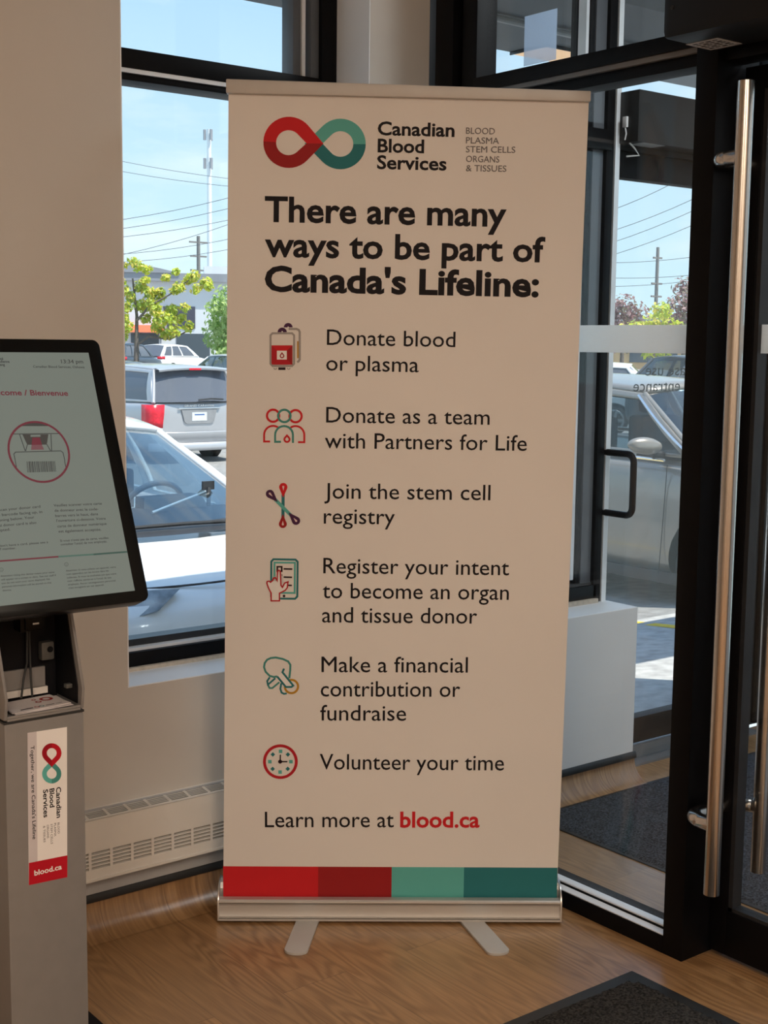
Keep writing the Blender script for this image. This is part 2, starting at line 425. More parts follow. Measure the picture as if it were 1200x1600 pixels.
# coved skirting with a black cap strip
def cove(name, x0, x1, cap_name):
    g = MB(); prof = []
    R_ = 0.079
    for i in range(11):
        a = math.pi / 2 * i / 10
        prof.append((3.0 - R_ + R_ * math.sin(a), R_ - R_ * math.cos(a)))
    rows = [[(xx, y, z + 0.001) for (y, z) in prof] for xx in (x0, x1)]
    g.grid(rows); g.prism([(x0, y, z + 0.001) for y, z in prof] + [(x0, 3.0, 0.0)], (0.0005, 0, 0)); g.prism([(x1, y, z + 0.001) for y, z in prof] + [(x1, 3.0, 0.0)], (0.0005, 0, 0))
    b = g.build(name, M_wood); struct(b, 'coved wood-look skirting')
    c = MB(); c.prism([(x0, 2.999, 0.079), (x0, 2.992, 0.079), (x0, 2.990, 0.084), (x0, 2.991, 0.095), (x0, 2.995, 0.101), (x0, 2.999, 0.102)], (x1 - x0, 0, 0))
    k = c.build('cap_strip', M_rubber, b); k['label'] = 'black plastic cap strip'
    return b
cove('baseboard_front', -2.5, 2.5, 'cap'); cove('baseboard_vestibule', 2.55, 3.466, 'cap')

# ------------------------------------------------------------------ window_1: tall black window to the parking lot
W1 = struct(empty('window_1', (1.92, 3.2, 0.615)), 'tall black framed window onto the parking lot')
def part(mb, name, m_, root, bevel=0.0, label=None, smooth=35):
    o = mb.build(name, m_, root, bevel, smooth=smooth)
    o.matrix_parent_inverse = Matrix.Translation(root.location).inverted()      # parts are drawn in room coordinates
    if label: o['label'] = label
    return o
f_ = MB(); f_.box(1.544, 1.60, 3.15, 3.27, 0.617, 2.93); f_.box(2.238, 2.291, 3.15, 3.27, 0.617, 2.93); f_.box(1.60, 2.238, 3.15, 3.27, 0.617, 0.664); f_.box(1.60, 2.238, 3.15, 3.27, 2.86, 2.93)
f_.box(1.60, 2.238, 3.153, 3.155, 0.640, 0.641)
part(f_, 'frame', M_black, W1, 0.002)
f_ = MB().box(1.60, 2.238, 3.155, 3.25, 2.164, 2.212).box(1.60, 2.238, 3.165, 3.25, 2.136, 2.153); part(f_, 'transom', M_black, W1, 0.002)
f_ = MB().box(1.60, 2.238, 3.158, 3.20, 2.153, 2.164); part(f_, 'transom_bead', M_alu, W1, label='bright aluminium strip on the transom')
f_ = MB().box(2.212, 2.238, 3.165, 3.24, 0.664, 2.86).box(2.165, 2.190, 3.185, 3.24, 0.664, 2.86); part(f_, 'jamb_stop', M_grey, W1, 0.001, 'grey jamb stop')
f_ = MB().box(2.192, 2.203, 3.18, 3.20, 0.664, 2.86).box(1.60, 2.238, 3.165, 3.20, 0.664, 0.672); part(f_, 'glazing_bead', M_alu, W1, label='bright aluminium glazing bead with a daylight-toned strip along the sill')  # flat strip: daylight on the black frame top put into its colour
f_ = MB().box(1.60, 2.19, 3.19, 3.24, 0.672, 0.690); part(f_, 'gasket', M_frame, W1)
f_ = MB().box(1.60, 2.17, 3.21, 3.216, 0.685, 2.14).box(1.60, 2.17, 3.21, 3.216, 2.21, 2.87); part(f_, 'pane', M_pane, W1)

part(MB().box(5.3, 5.4, 1.0, 3.3, -0.12, 0.1).box(5.3, 5.4, 1.0, 3.3, 2.9, 3.0).box(5.3, 5.4, 1.0, 1.06, 0.1, 2.9).box(5.3, 5.4, 2.1, 2.16, 0.1, 2.9).box(5.3, 5.4, 3.24, 3.3, 0.1, 2.9), 'frame', M_black, W4, 0.002)
part(MB().box(5.345, 5.351, 1.06, 3.24, 0.1, 2.9), 'pane', M_pane, W4)

# ------------------------------------------------------------------ window_2: vestibule window over the low wall
W2 = struct(empty('window_2', (3.0, 3.2, 0.61)), 'black framed vestibule window above the low wall')
f_ = MB().box(2.60, 2.66, 3.14, 3.27, 0.61, 2.93).box(2.66, 3.40, 3.14, 3.27, 0.622, 0.668).box(2.66, 3.40, 3.15, 3.27, 2.86, 2.93).box(2.66, 3.40, 3.13, 3.26, 2.125, 2.19).box(3.385, 3.42, 3.14, 3.27, 0.607, 2.93).box(3.315, 3.335, 3.16, 3.25, 0.668, 2.86)
part(f_, 'frame', M_black, W2, 0.002)
part(MB().box(3.335, 3.385, 3.155, 3.26, 0.668, 2.86), 'jamb_stop', M_grey, W2, 0.001, 'grey jamb stop')
part(MB().box(3.298, 3.311, 3.165, 3.20, 0.69, 2.12).box(3.298, 3.311, 3.165, 3.20, 2.19, 2.86), 'glazing_bead', M_alu, W2, label='bright aluminium glazing bead with a daylight-toned strip along the sill')
part(MB().box(2.66, 3.385, 3.15, 3.18, 0.668, 0.676).box(2.66, 3.31, 3.18, 3.24, 0.676, 0.69), 'sill_bead', M_frame, W2)
part(MB().box(2.66, 3.30, 3.21, 3.216, 0.685, 2.13).box(2.66, 3.30, 3.21, 3.216, 2.185, 2.87), 'pane', M_pane, W2)
part(MB().box(2.62, 3.40, 3.128, 3.145, 0.607, 0.622), 'caulk', M_caulk, W2, label='crumbly beige caulk line')

# ------------------------------------------------------------------ window_3: glazed partition beside the inner door
W3 = struct(empty('window_3', (2.55, 2.4, 0.0)), 'black framed glass partition between room and vestibule')
f_ = MB().box(2.50, 2.60, 2.90, 2.974, 0.0, 3.0).box(2.512, 2.585, 2.815, 2.872, 0.0, 3.0).box(2.535, 2.58, 2.872, 2.90, 0.0, 3.0)
f_.box(2.50, 2.60, 2.053, 2.815, 0.0, 0.044).box(2.53, 2.60, 2.053, 2.815, 0.044, 0.050)
f_.box(2.50, 2.60, 1.0, 2.815, 2.160, 2.197).box(2.52, 2.59, 1.0, 2.815, 2.120, 2.148).box(2.50, 2.60, 1.0, 2.815, 2.93, 3.0)
part(f_, 'frame', M_black, W3, 0.0015)
part(MB().box(2.50, 2.65, 1.993, 2.053, 0.0, 3.0), 'post', M_black, W3, 0.002)
part(MB().box(2.508, 2.575, 2.053, 2.815, 2.148, 2.160), 'transom_bead', M_dull, W3, label='dull grey strip under the transom')
part(MB().box(2.503, 2.528, 2.053, 2.815, 0.0442, 0.0465).box(2.534, 2.56, 2.053, 2.815, 0.050, 0.0535), 'sill_bead', M_alu, W3, label='bright strips coloured as daylight on the black sill steps')  # daylight on the black frame steps, put into the strip colour
part(MB().box(2.547, 2.553, 2.053, 2.815, 0.053, 2.125).box(2.547, 2.553, 1.0, 2.815, 2.195, 2.94), 'pane', M_pane_in, W3)
part(MB().box(2.545, 2.5465, 2.053, 2.815, 1.467, 1.535), 'frosted_strip', M_frost, W3, label='frosted safety strip across the glass')

# ------------------------------------------------------------------ door_1: inner glass door
def pull(xb, xd, s, yb, z0, reach):
    t_ = MB()
    t_.tube([(xb, yb, z0), (xb, yb, z0 + 1.837)], 0.0185, 20)
    out = []
    for zz in (z0 + 1.679, z0 + 0.164):
        b = MB(); pts = [(xb, yb, zz), (xb + s * .002, yb + .5 * reach, zz)]
        for i in range(0, 9):
            a = math.pi / 2 * i / 8
            pts.append((xb + s * (0.004 + 0.030 * (1 - math.cos(a))), yb + .5 * reach + .5 * reach * math.sin(a), zz))
        pts.append((xd, yb + reach, zz)); b.tube(pts, 0.0175, 16); out.append(b)
    return t_, out
D1 = struct(empty('door_1', (2.6, 1.5, 0.0)), 'inner black framed glass door with long steel pulls')
f_ = MB().box(2.594, 2.638, 1.937, 1.988, 0.013, 2.115).box(2.594, 2.638, 1.05, 1.11, 0.013, 2.115).box(2.594, 2.638, 1.11, 1.937, 0.013, 0.125).box(2.594, 2.638, 1.11, 1.937, 2.062, 2.115)
part(f_, 'frame', M_black, D1, 0.002)
part(MB().box(2.599, 2.633, 1.925, 1.937, 0.125, 2.062).box(2.599, 2.633, 1.11, 1.937, 0.125, 0.134), 'glazing_bead', M_frame, D1)
part(MB().box(2.613, 2.619, 1.11, 1.926, 0.134, 2.062), 'pane', M_pane_in, D1)
part(MB().box(2.6115, 2.6125, 1.11, 1.926, 1.470, 1.536), 'frosted_strip', M_frost, D1, label='frosted safety strip across the glass')
for xb, xd, s, yb, z0, rc in ((2.465, 2.594, 1, 1.8865, 0.218, 0.078), (2.712, 2.638, -1, 1.938, 0.197, 0.036)):
    bar, arms = pull(xb, xd, s, yb, z0, rc)
    h = part(bar, 'pull_handle', M_steel, D1, label='long brushed steel pull bar')
    for b in arms:
        b.build('mount', M_steel, h)

# ------------------------------------------------------------------ door_2: outer door with the mirrored lettering
D2 = struct(empty('door_2', (3.8, 3.17, 0.0)), 'outer black framed glass door with mirrored lettering')
f_ = MB().box(3.42, 3.445, 3.15, 3.20, 0.012, 2.13).box(4.10, 4.16, 3.15, 3.20, 0.012, 2.13).box(3.445, 4.10, 3.15, 3.20, 0.062, 0.155).box(3.445, 4.10, 3.15, 3.20, 2.045, 2.13)
part(f_, 'frame', M_black, D2, 0.002)
part(MB().box(3.425, 3.447, 3.138, 3.150, 0.02, 2.93), 'jamb_bead', M_alu, D2, label='bright aluminium door edge')
part(MB().box(3.445, 5.3, 3.14, 3.28, 2.132, 2.20).box(4.165, 4.215, 3.12, 3.28, 0.0, 2.93).box(4.22, 4.27, 3.15, 3.2, 0.012, 2.13).box(4.33, 4.345, 3.14, 3.2, 0.02, 2.13).box(5.2, 5.3, 3.14, 3.28, 0.0, 2.93).box(3.445, 5.3, 3.15, 3.28, 2.87, 2.93), 'header_frame', M_black, D2, 0.002)
part(MB().box(4.27, 5.2, 3.16, 3.195, 0.012, 2.13), 'side_panel', M_frame, D2, label='dark solid panel beside the outer door')
part(MB().box(3.445, 4.10, 3.172, 3.178, 0.155, 2.045).box(3.445, 5.2, 3.21, 3.216, 2.20, 2.87), 'pane', M_pane_door, D2)
sw = part(MB().box(3.46, 4.235, 3.136, 3.15, 0.012, 0.058), 'sweep', M_dull, D2, label='grey door sweep along the bottom rail')
for xx in (3.62, 3.86, 4.18):
    s_ = MB().tube([(xx, 3.1355, 0.034), (xx, 3.133, 0.034)], 0.004, 10).build('screw', M_black, sw)
part(MB().box(3.445, 4.30, 3.09, 3.30, -0.02, 0.008), 'threshold', M_dull, D2, label='worn aluminium threshold')
g = MB(); pts = [(3.432, 3.15, 1.124)]
for (cy, cz, a0) in ((3.046, 1.096, 90), (3.046, 0.945, 180)):
    for i in range(7):
        a = math.radians(a0 + 90 * i / 6); pts.append((3.432, cy + 0.028 * math.cos(a), cz + 0.028 * math.sin(a)))
pts.append((3.432, 3.15, 0.917)); g.tube(pts, 0.0115, 14); part(g, 'pull_handle', M_black, D2, label='black D-shaped pull handle')
lt = MB()
fr = lambda u, v, l: (3.66 - u, 3.1795, v)
def letters(s, xend, z, cap, width):
    add_text(lt, s, (3.66 - xend - width, z), (3.66 - xend, z), cap, mat('black_vinyl', (0.02, 0.02, 0.02), 0.5), 'r', 'f', fr)
letters('Please use', 3.660, 1.382, 0.040, 0.302); letters('entrance', 3.600, 1.3265, 0.040, 0.250)
part(lt, 'lettering', MATS['black_vinyl'], D2, label='black lettering seen from behind', smooth=0)

# ------------------------------------------------------------------ exterior shell: roof, canopy, pavement
o = MB().box(-2.6, 5.4, -2.6, 3.35, 3.16, 3.4).build('roof', M_conc, smooth=0); struct(o)
M_sof = mat('dark_soffit', (0.16, 0.17, 0.18), 0.7, var=0.15, scale=2)
o = MB().box(-9.0, 16.0, 3.30, 4.13, 2.660, 2.805).build('canopy', M_sof, smooth=0); struct(o, 'dark flat canopy over the entrance')
def ground_z(x_, y_):
    pr = ((3.0, -0.03), (4.4, -0.12), (5.4, -0.20), (6.2, -0.30), (20.0, -0.66), (27.0, -0.60), (40, -0.25), (60, 0.1), (130, 0.6))
    for (y0, z0), (y1, z1) in zip(pr, pr[1:]):
        if y_ <= y1: return z0 + (z1 - z0) * (y_ - y0) / (y1 - y0)
    return pr[-1][1]
M_asph = mat('parking_asphalt', (0.27, 0.265, 0.255), 0.9, var=0.25, scale=9, bump=0.2)
XS = (-40, -10, 0, 5, 10, 20, 40, 70, 110)
g = MB(); g.grid([[(xx, yy, ground_z(xx, yy)) for xx in XS] for yy in (3.3, 3.8, 4.4, 4.9, 5.4, 5.55)])
o = g.build('pavement', M_conc, smooth=180); struct(o, 'pale concrete walk along the building')
g = MB(); g.grid([[(xx, yy, ground_z(xx, yy)) for xx in XS] for yy in (5.55, 6.2, 8, 11, 14, 17, 20, 23.5, 27, 33, 40, 50, 60, 90, 130)])
o = g.build('parking_lot', M_asph, smooth=180); struct(o, 'grey asphalt parking lot sloping away from the building')
M_yel = mat('yellow_paint', (0.80, 0.55, 0.06), 0.8, var=0.2, scale=30)
def stall(xx, y0, y1, label):
    g = MB(); n = 8; rows = []
    for i in range(n + 1):
        yy = y0 + (y1 - y0) * i / n; rows.append([(xx, yy, ground_z(xx, yy) + 0.004), (xx + 0.1, yy, ground_z(xx, yy) + 0.004)])
    g.grid(rows); o = g.build('parking_line', M_yel); tag(o, label, 'parking line'); return o
stall(6.22, 4.95, 9.6, 'yellow parking line painted beside the taupe SUV')

# far retail building
M_stucco = mat('white_stucco', (0.72, 0.74, 0.76), 0.9, var=0.05, scale=0.4)
M_gr = mat('grey_metal_roof', (0.30, 0.31, 0.34), 0.6, var=0.08, scale=0.6)
rb = empty('retail_building', (46.5, 83.0, 0.6), math.radians(-29.5))
tag(rb, 'white retail building with grey roofline and dark sign panel behind the trees', 'building')
MB().box(-14, 20, 0, 12, -0.5, 5.0).build('wall', M_stucco, rb, smooth=0)
MB().box(-14.4, 20.4, -0.5, 12, 5.0, 5.55).build('roof_fascia', M_gr, rb, smooth=0)
g = MB(); pr = []
for i in range(9): pr.append((-10 + 10.5 * i / 8, -0.6, 5.55 + 0.75 * math.sin(math.pi * i / 8)))
g.prism(pr, (0, 8, 0)); g.build('curved_roof', M_gr, rb)
MB().box(2.2, 4.6, 4.0, 6.0, 5.55, 6.3).build('rooftop_unit', M_stucco, rb, smooth=0)
MB().prism([(-0.4, -0.06, 1.8), (1.5, -0.06, 1.8), (1.5, -0.06, 3.3), (-0.7, -0.06, 3.3)], (0, 0.05, 0)).build('sign_panel', mat('dark_sign', (0.07, 0.07, 0.10), 0.5), rb, smooth=0)
MB().prism([(-3.2, 0, 2.0), (-3.2, -1.2, 1.5), (-3.2, 0, 1.5)], (2.6, 0, 0)).build('awning', mat('red_awning', (0.75, 0.12, 0.05), 0.7), rb, smooth=0)
M_shop = mat('shop_glass', (0.08, 0.1, 0.12), 0.2)
for xa, xb in ((-2.9, -1.0), (0.2, 2.5)): MB().box(xa, xb, -0.05, 0.0, -0.4, 1.45).build('shop_window', M_shop, rb, smooth=0)
MB().box(-0.9, -0.8, -1.0, -0.9, -0.5, 1.8).build('column', M_gr, rb, smooth=0)

# low far building and dark hedge seen through the outer door
rb2 = empty('brick_building', (72.0, 52.0, 0.5), math.radians(-49))
tag(rb2, 'low tan building far off beyond the cars, seen through the outer door', 'building')
MB().box(-12, 12, 0, 7, -0.5, 2.6).build('wall', mat('tan_brick', (0.62, 0.42, 0.22), 0.9, var=0.15, scale=1.5), rb2, smooth=0)
MB().box(-12.3, 12.3, -0.3, 7.3, 2.6, 2.9).build('roof', M_gr, rb2, smooth=0)
for xa, xb in ((-9, -6), (-3, -1), (3, 6)): MB().box(xa, xb, -0.05, 0, 0.0, 1.9).build('shop_window', M_shop, rb2, smooth=0)

# printed artwork, millimetres on each sheet: banner (B), kiosk display (D), kiosk sticker (S)
ART = {
 'B': [('R', [(-228.2, 1959.4), (-184.6, 2001.7), (-177.3, 2007.7), (-169.2, 2012.6), (-160.3, 2016.2), (-151.0, 2018.4), (-141.5, 2019.1), (-132.0, 2018.4), (-122.7, 2016.3), (-113.9, 2012.8), (-105.8, 2008.0), (-98.5, 2002.0), (-92.3, 1994.9), (-87.3, 1987.0), (-83.7, 1978.4), (-81.5, 1969.4), (-80.7, 1960.1)], [(-185.0, 1959.9), (-163.5, 1980.9), (-159.8, 1984.0), (-155.7, 1986.5), (-151.2, 1988.4), (-146.5, 1989.5), (-141.6, 1989.9), (-136.8, 1989.5), (-132.0, 1988.4), (-127.6, 1986.6), (-123.4, 1984.1), (-119.7, 1981.1), (-116.6, 1977.5), (-114.1, 1973.4), (-112.3, 1969.0), (-111.2, 1964.4), (-110.8, 1959.7)], 'teal', 1),
 ('R', [(-80.7, 1960.1), (-81.4, 1950.8), (-83.7, 1941.7), (-87.3, 1933.0), (-92.3, 1925.0), (-98.6, 1917.9), (-105.8, 1911.8), (-114.0, 1906.8), (-122.9, 1903.2), (-132.2, 1901.0), (-141.7, 1900.2), (-151.3, 1900.8), (-160.6, 1903.0), (-169.5, 1906.5), (-177.6, 1911.3), (-184.9, 1917.3), (-228.2, 1959.4)], [(-110.8, 1959.7), (-111.3, 1954.9), (-112.5, 1950.3), (-114.4, 1945.9), (-117.0, 1941.9), (-120.2, 1938.3), (-123.9, 1935.3), (-128.1, 1932.8), (-132.7, 1931.0), (-137.4, 1930.0), (-142.3, 1929.6), (-147.1, 1930.1), (-151.8, 1931.2), (-156.3, 1933.1), (-160.4, 1935.6), (-164.0, 1938.8), (-185.0, 1959.9)], 'teal_d', 1),
 ('R', [(-182.7, 1960.0), (-221.7, 1920.3), (-229.2, 1913.8), (-237.5, 1908.6), (-246.7, 1904.8), (-256.3, 1902.4), (-266.2, 1901.5), (-276.0, 1902.2), (-285.6, 1904.4), (-294.7, 1908.1), (-303.1, 1913.2), (-310.5, 1919.5), (-316.8, 1926.9), (-321.7, 1935.2), (-325.2, 1944.2), (-327.2, 1953.6), (-327.6, 1963.2)], [(-223.6, 1960.2), (-246.6, 1939.6), (-250.3, 1936.7), (-254.4, 1934.5), (-258.8, 1932.9), (-263.4, 1931.9), (-268.1, 1931.7), (-272.8, 1932.2), (-277.3, 1933.4), (-281.5, 1935.3), (-285.4, 1937.8), (-288.9, 1940.9), (-291.8, 1944.5), (-294.1, 1948.4), (-295.7, 1952.7), (-296.6, 1957.2), (-296.8, 1961.7)], 'red_d', 2),
 ('R', [(-327.6, 1963.2), (-326.5, 1972.8), (-323.8, 1982.1), (-319.6, 1990.9), (-314.1, 1998.9), (-307.3, 2006.0), (-299.5, 2011.9), (-290.8, 2016.5), (-281.5, 2019.8), (-271.8, 2021.6), (-261.9, 2021.8), (-252.2, 2020.5), (-242.8, 2017.7), (-234.0, 2013.5), (-226.0, 2008.0), (-219.0, 2001.2), (-182.7, 1960.0)], [(-296.8, 1961.7), (-296.3, 1966.3), (-295.1, 1970.7), (-293.1, 1974.9), (-290.6, 1978.7), (-287.4, 1982.2), (-283.8, 1985.1), (-279.7, 1987.4), (-275.3, 1989.1), (-270.8, 1990.1), (-266.1, 1990.4), (-261.4, 1990.0), (-256.9, 1988.9), (-252.6, 1987.1), (-248.7, 1984.7), (-245.2, 1981.7), (-223.6, 1960.2)], 'red', 2),
 ('T', 'Canadian', (-52.3, 1982.8), (133.3, 1980.9), 29.3, 'ink', 'b', 'f'),
 ('T', 'Blood', (-51.9, 1942.2), (60.4, 1941.4), 29.4, 'ink', 'b', 'f'),
 ('T', 'Services', (-53.0, 1902.9), (115.3, 1901.3), 29.5, 'ink', 'b', 'f'),
 ('T', 'BLOOD', (161.0, 1988.0), (230.7, 1987.5), 14.7, 'grey', 'm', 'f'),
 ('T', 'PLASMA', (161.4, 1965.4), (241.3, 1965.0), 14.7, 'grey', 'm', 'f'),
 ('T', 'STEM CELLS', (161.8, 1944.3), (281.3, 1944.4), 14.7, 'grey', 'm', 'f'),
 ('T', 'ORGANS', (162.3, 1921.6), (243.0, 1921.2), 14.7, 'grey', 'm', 'f'),
 ('T', '& TISSUES', (162.7, 1899.7), (260.6, 1899.5), 14.8, 'grey', 'm', 'f'),
 ('T', 'There are many', (-324.5, 1774.7), (263.5, 1770.0), 55.6, 'ink', 'b', 'f'),
 ('T', 'ways to be part of', (-324.5, 1691.3), (359.5, 1685.9), 55.2, 'ink', 'b', 'f'),
 ('T', "Canada's Lifeline:", (-324.5, 1608.1), (346.8, 1602.2), 55.5, 'ink', 'B', 'f'),
 ('T', 'Donate blood', (-171.6, 1478.2), (144.1, 1476.1), 36.2, 'ink', 'l', 'f'),
 ('T', 'or plasma', (-173.1, 1415.6), (54.8, 1413.7), 36.3, 'ink', 'l', 'f'),
 ('T', 'Donate as a team', (-172.3, 1287.6), (232.7, 1286.0), 36.7, 'ink', 'l', 'f'),
 ('T', 'with Partners for Life', (-175.1, 1224.0), (326.6, 1222.1), 36.9, 'ink', 'l', 'f'),
 ('T', 'Join the stem cell', (-175.7, 1098.1), (238.6, 1097.4), 37.2, 'ink', 'l', 'f'),
 ('T', 'registry', (-176.6, 1034.9), (0.7, 1034.6), 37.4, 'ink', 'l', 'f'),
 ('T', 'Register your intent', (-177.1, 909.1), (289.7, 907.9), 37.7, 'ink', 'l', 'f'),
 ('T', 'to become an organ', (-178.7, 845.8), (290.5, 845.0), 37.9, 'ink', 'l', 'f'),
 ('T', 'and tissue donor', (-179.6, 783.5), (211.6, 783.3), 38.1, 'ink', 'l', 'f'),
 ('T', 'Make a financial', (-180.2, 655.3), (190.6, 656.7), 38.4, 'ink', 'l', 'f'),
 ('T', 'contribution or', (-181.8, 592.1), (172.3, 593.3), 38.6, 'ink', 'l', 'f'),
 ('T', 'fundraise', (-182.8, 529.3), (35.6, 530.1), 38.8, 'ink', 'l', 'f'),
 ('T', 'Volunteer your time', (-183.4, 400.8), (288.1, 400.9), 39.1, 'ink', 'l', 'f'),
 ('T', 'Learn more at', (-323.2, 246.5), (7.7, 248.2), 39.6, 'ink', 'l', 'f'),
 ('T', 'blood.ca', (24.2, 248.3), (228.8, 249.4), 38.9, 'red', 'b', 'f'),
 ('S', [(-265.6, 1515.8), (-246.4, 1516.0), (-240.8, 1513.6), (-238.5, 1508.7), (-238.3, 1441.4), (-241.2, 1436.8), (-244.6, 1435.2)], 5.41, 'bag', 0, False),
 ('P', [(-244.8, 1486.2), (-241.2, 1486.3), (-241.0, 1444.7), (-244.6, 1444.7)], 'gold', 0),
 ('P', [(-277.6, 1519.4), (-277.4, 1521.3), (-276.9, 1523.1), (-276.1, 1524.8), (-275.1, 1526.4), (-273.7, 1527.7), (-272.2, 1528.8), (-270.5, 1529.6), (-268.7, 1530.1), (-266.8, 1530.3), (-264.9, 1530.1), (-263.1, 1529.7), (-261.4, 1528.9), (-259.8, 1527.9), (-258.5, 1526.6), (-257.4, 1525.0), (-256.6, 1523.3), (-256.1, 1521.5), (-255.9, 1519.7)], 'purple', 0),
 ('P', [(-264.9, 1520.0), (-265.3, 1519.0), (-266.2, 1518.3), (-267.3, 1518.3), (-268.2, 1518.9), (-268.6, 1520.0), (-268.2, 1521.0), (-267.3, 1521.7), (-266.2, 1521.7), (-265.3, 1521.1)], 'white', 1),
 ('P', [(-292.7, 1507.6), (-292.5, 1509.6), (-292.0, 1511.5), (-291.2, 1513.2), (-290.0, 1514.9), (-288.6, 1516.2), (-287.0, 1517.4), (-285.3, 1518.2), (-283.4, 1518.8), (-281.4, 1518.9), (-279.4, 1518.8), (-277.5, 1518.3), (-275.8, 1517.5), (-274.2, 1516.4), (-272.8, 1515.0), (-271.6, 1513.5), (-270.8, 1511.7), (-270.3, 1509.8), (-270.1, 1507.9)], 'purple', 1),
 ('P', [(-279.6, 1508.9), (-279.9, 1507.8), (-280.8, 1507.2), (-281.9, 1507.2), (-282.8, 1507.8), (-283.2, 1508.9), (-282.8, 1509.9), (-281.9, 1510.6), (-280.8, 1510.6), (-279.9, 1509.9)], 'white', 2),
 ('S', [(-305.1, 1504.8), (-257.2, 1505.3), (-252.3, 1500.5), (-252.1, 1431.1), (-257.0, 1425.6), (-305.0, 1425.1), (-310.0, 1430.5), (-310.0, 1499.8)], 4.96, 'bag', 1, True),
 ('P', [(-307.7, 1475.4), (-256.0, 1476.0), (-270.0, 1462.8), (-294.2, 1462.6)], 'red', 1),
 ('P', [(-256.0, 1476.0), (-255.9, 1428.8), (-269.9, 1441.0), (-270.0, 1462.8)], 'red_d', 1),
 ('P', [(-255.9, 1428.8), (-307.7, 1428.2), (-294.1, 1440.8), (-269.9, 1441.0)], 'red_m', 1),
 ('P', [(-307.7, 1428.2), (-307.7, 1475.4), (-294.2, 1462.6), (-294.1, 1440.8)], 'red_m', 1),
 ('P', [(-294.2, 1462.6), (-270.0, 1462.8), (-269.9, 1441.0), (-294.1, 1440.8)], 'white', 1),
 ('S', [(-281.7, 1457.1), (-278.3, 1452.5), (-277.7, 1451.4), (-277.4, 1450.3), (-277.5, 1449.1), (-277.9, 1448.0), (-278.6, 1447.0), (-279.5, 1446.3), (-280.5, 1445.8), (-281.7, 1445.6), (-282.9, 1445.8), (-284.0, 1446.2), (-284.9, 1447.0), (-285.5, 1447.9), (-285.9, 1449.0), (-286.0, 1450.2), (-285.7, 1451.3), (-285.2, 1452.4)], 2.71, 'red_d', 2, True),
 ('P', [(-290.7, 1421.7), (-273.1, 1421.9), (-273.1, 1415.8), (-290.7, 1415.6)], 'black', 1),
 ('S', [(-294.8, 1420.5), (-295.0, 1419.4), (-295.4, 1418.5), (-296.2, 1417.7), (-297.1, 1417.2), (-298.2, 1417.1), (-299.2, 1417.2), (-300.2, 1417.7), (-300.9, 1418.4), (-301.4, 1419.4), (-301.6, 1420.4)], 2.04, 'bag', 1, False),
 ('S', [(-262.0, 1420.9), (-262.1, 1419.8), (-262.6, 1418.9), (-263.4, 1418.1), (-264.3, 1417.6), (-265.4, 1417.4), (-266.4, 1417.6), (-267.4, 1418.1), (-268.1, 1418.8), (-268.6, 1419.7), (-268.8, 1420.8)], 2.04, 'bag', 1, False),
 ('S', [(-288.5, 1302.9), (-288.7, 1300.3), (-289.4, 1297.8), (-290.5, 1295.4), (-292.0, 1293.2), (-293.8, 1291.4), (-296.0, 1289.8), (-298.3, 1288.7), (-300.9, 1288.0), (-303.5, 1287.7), (-306.1, 1287.9), (-308.6, 1288.6), (-311.0, 1289.7), (-313.1, 1291.2), (-315.0, 1293.0), (-316.5, 1295.1), (-317.6, 1297.5), (-318.2, 1300.0), (-318.5, 1302.6), (-318.2, 1305.2), (-317.6, 1307.7), (-316.5, 1310.1), (-315.0, 1312.3), (-313.1, 1314.1), (-311.0, 1315.7), (-308.6, 1316.8), (-306.1, 1317.5), (-303.5, 1317.7), (-300.9, 1317.5), (-298.4, 1316.9), (-296.0, 1315.8), (-293.9, 1314.3), (-292.0, 1312.5), (-290.5, 1310.4), (-289.4, 1308.0), (-288.7, 1305.5)], 5.45, 'red', 0, True),
 ('S', [(-233.0, 1302.3), (-233.2, 1299.7), (-233.9, 1297.2), (-235.0, 1294.8), (-236.5, 1292.7), (-238.3, 1290.8), (-240.5, 1289.3), (-242.8, 1288.1), (-245.4, 1287.4), (-248.0, 1287.2), (-250.6, 1287.4), (-253.1, 1288.0), (-255.5, 1289.1), (-257.6, 1290.6), (-259.5, 1292.4), (-261.0, 1294.6), (-262.1, 1296.9), (-262.8, 1299.4), (-263.0, 1302.0), (-262.8, 1304.6), (-262.1, 1307.2), (-261.0, 1309.6), (-259.5, 1311.7), (-257.7, 1313.6), (-255.6, 1315.1), (-253.2, 1316.2), (-250.7, 1316.9), (-248.1, 1317.2), (-245.5, 1317.0), (-242.9, 1316.3), (-240.6, 1315.3), (-238.4, 1313.8), (-236.6, 1312.0), (-235.1, 1309.8), (-233.9, 1307.5), (-233.3, 1304.9)], 5.46, 'red', 0, True),
 ('S', [(-260.5, 1302.7), (-260.8, 1300.1), (-261.4, 1297.5), (-262.5, 1295.1), (-264.1, 1292.9), (-265.9, 1291.0), (-268.1, 1289.5), (-270.5, 1288.3), (-273.1, 1287.6), (-275.7, 1287.3), (-278.4, 1287.6), (-280.9, 1288.2), (-283.3, 1289.3), (-285.5, 1290.8), (-287.4, 1292.7), (-288.9, 1294.8), (-290.1, 1297.2), (-290.7, 1299.8), (-291.0, 1302.4), (-290.8, 1305.1), (-290.1, 1307.6), (-289.0, 1310.1), (-287.4, 1312.2), (-285.6, 1314.1), (-283.4, 1315.7), (-281.0, 1316.8), (-278.4, 1317.5), (-275.8, 1317.8), (-273.1, 1317.6), (-270.6, 1316.9), (-268.2, 1315.8), (-266.0, 1314.3), (-264.1, 1312.5), (-262.6, 1310.3), (-261.5, 1307.9), (-260.8, 1305.4)], 5.46, 'teal_m', 1, True),
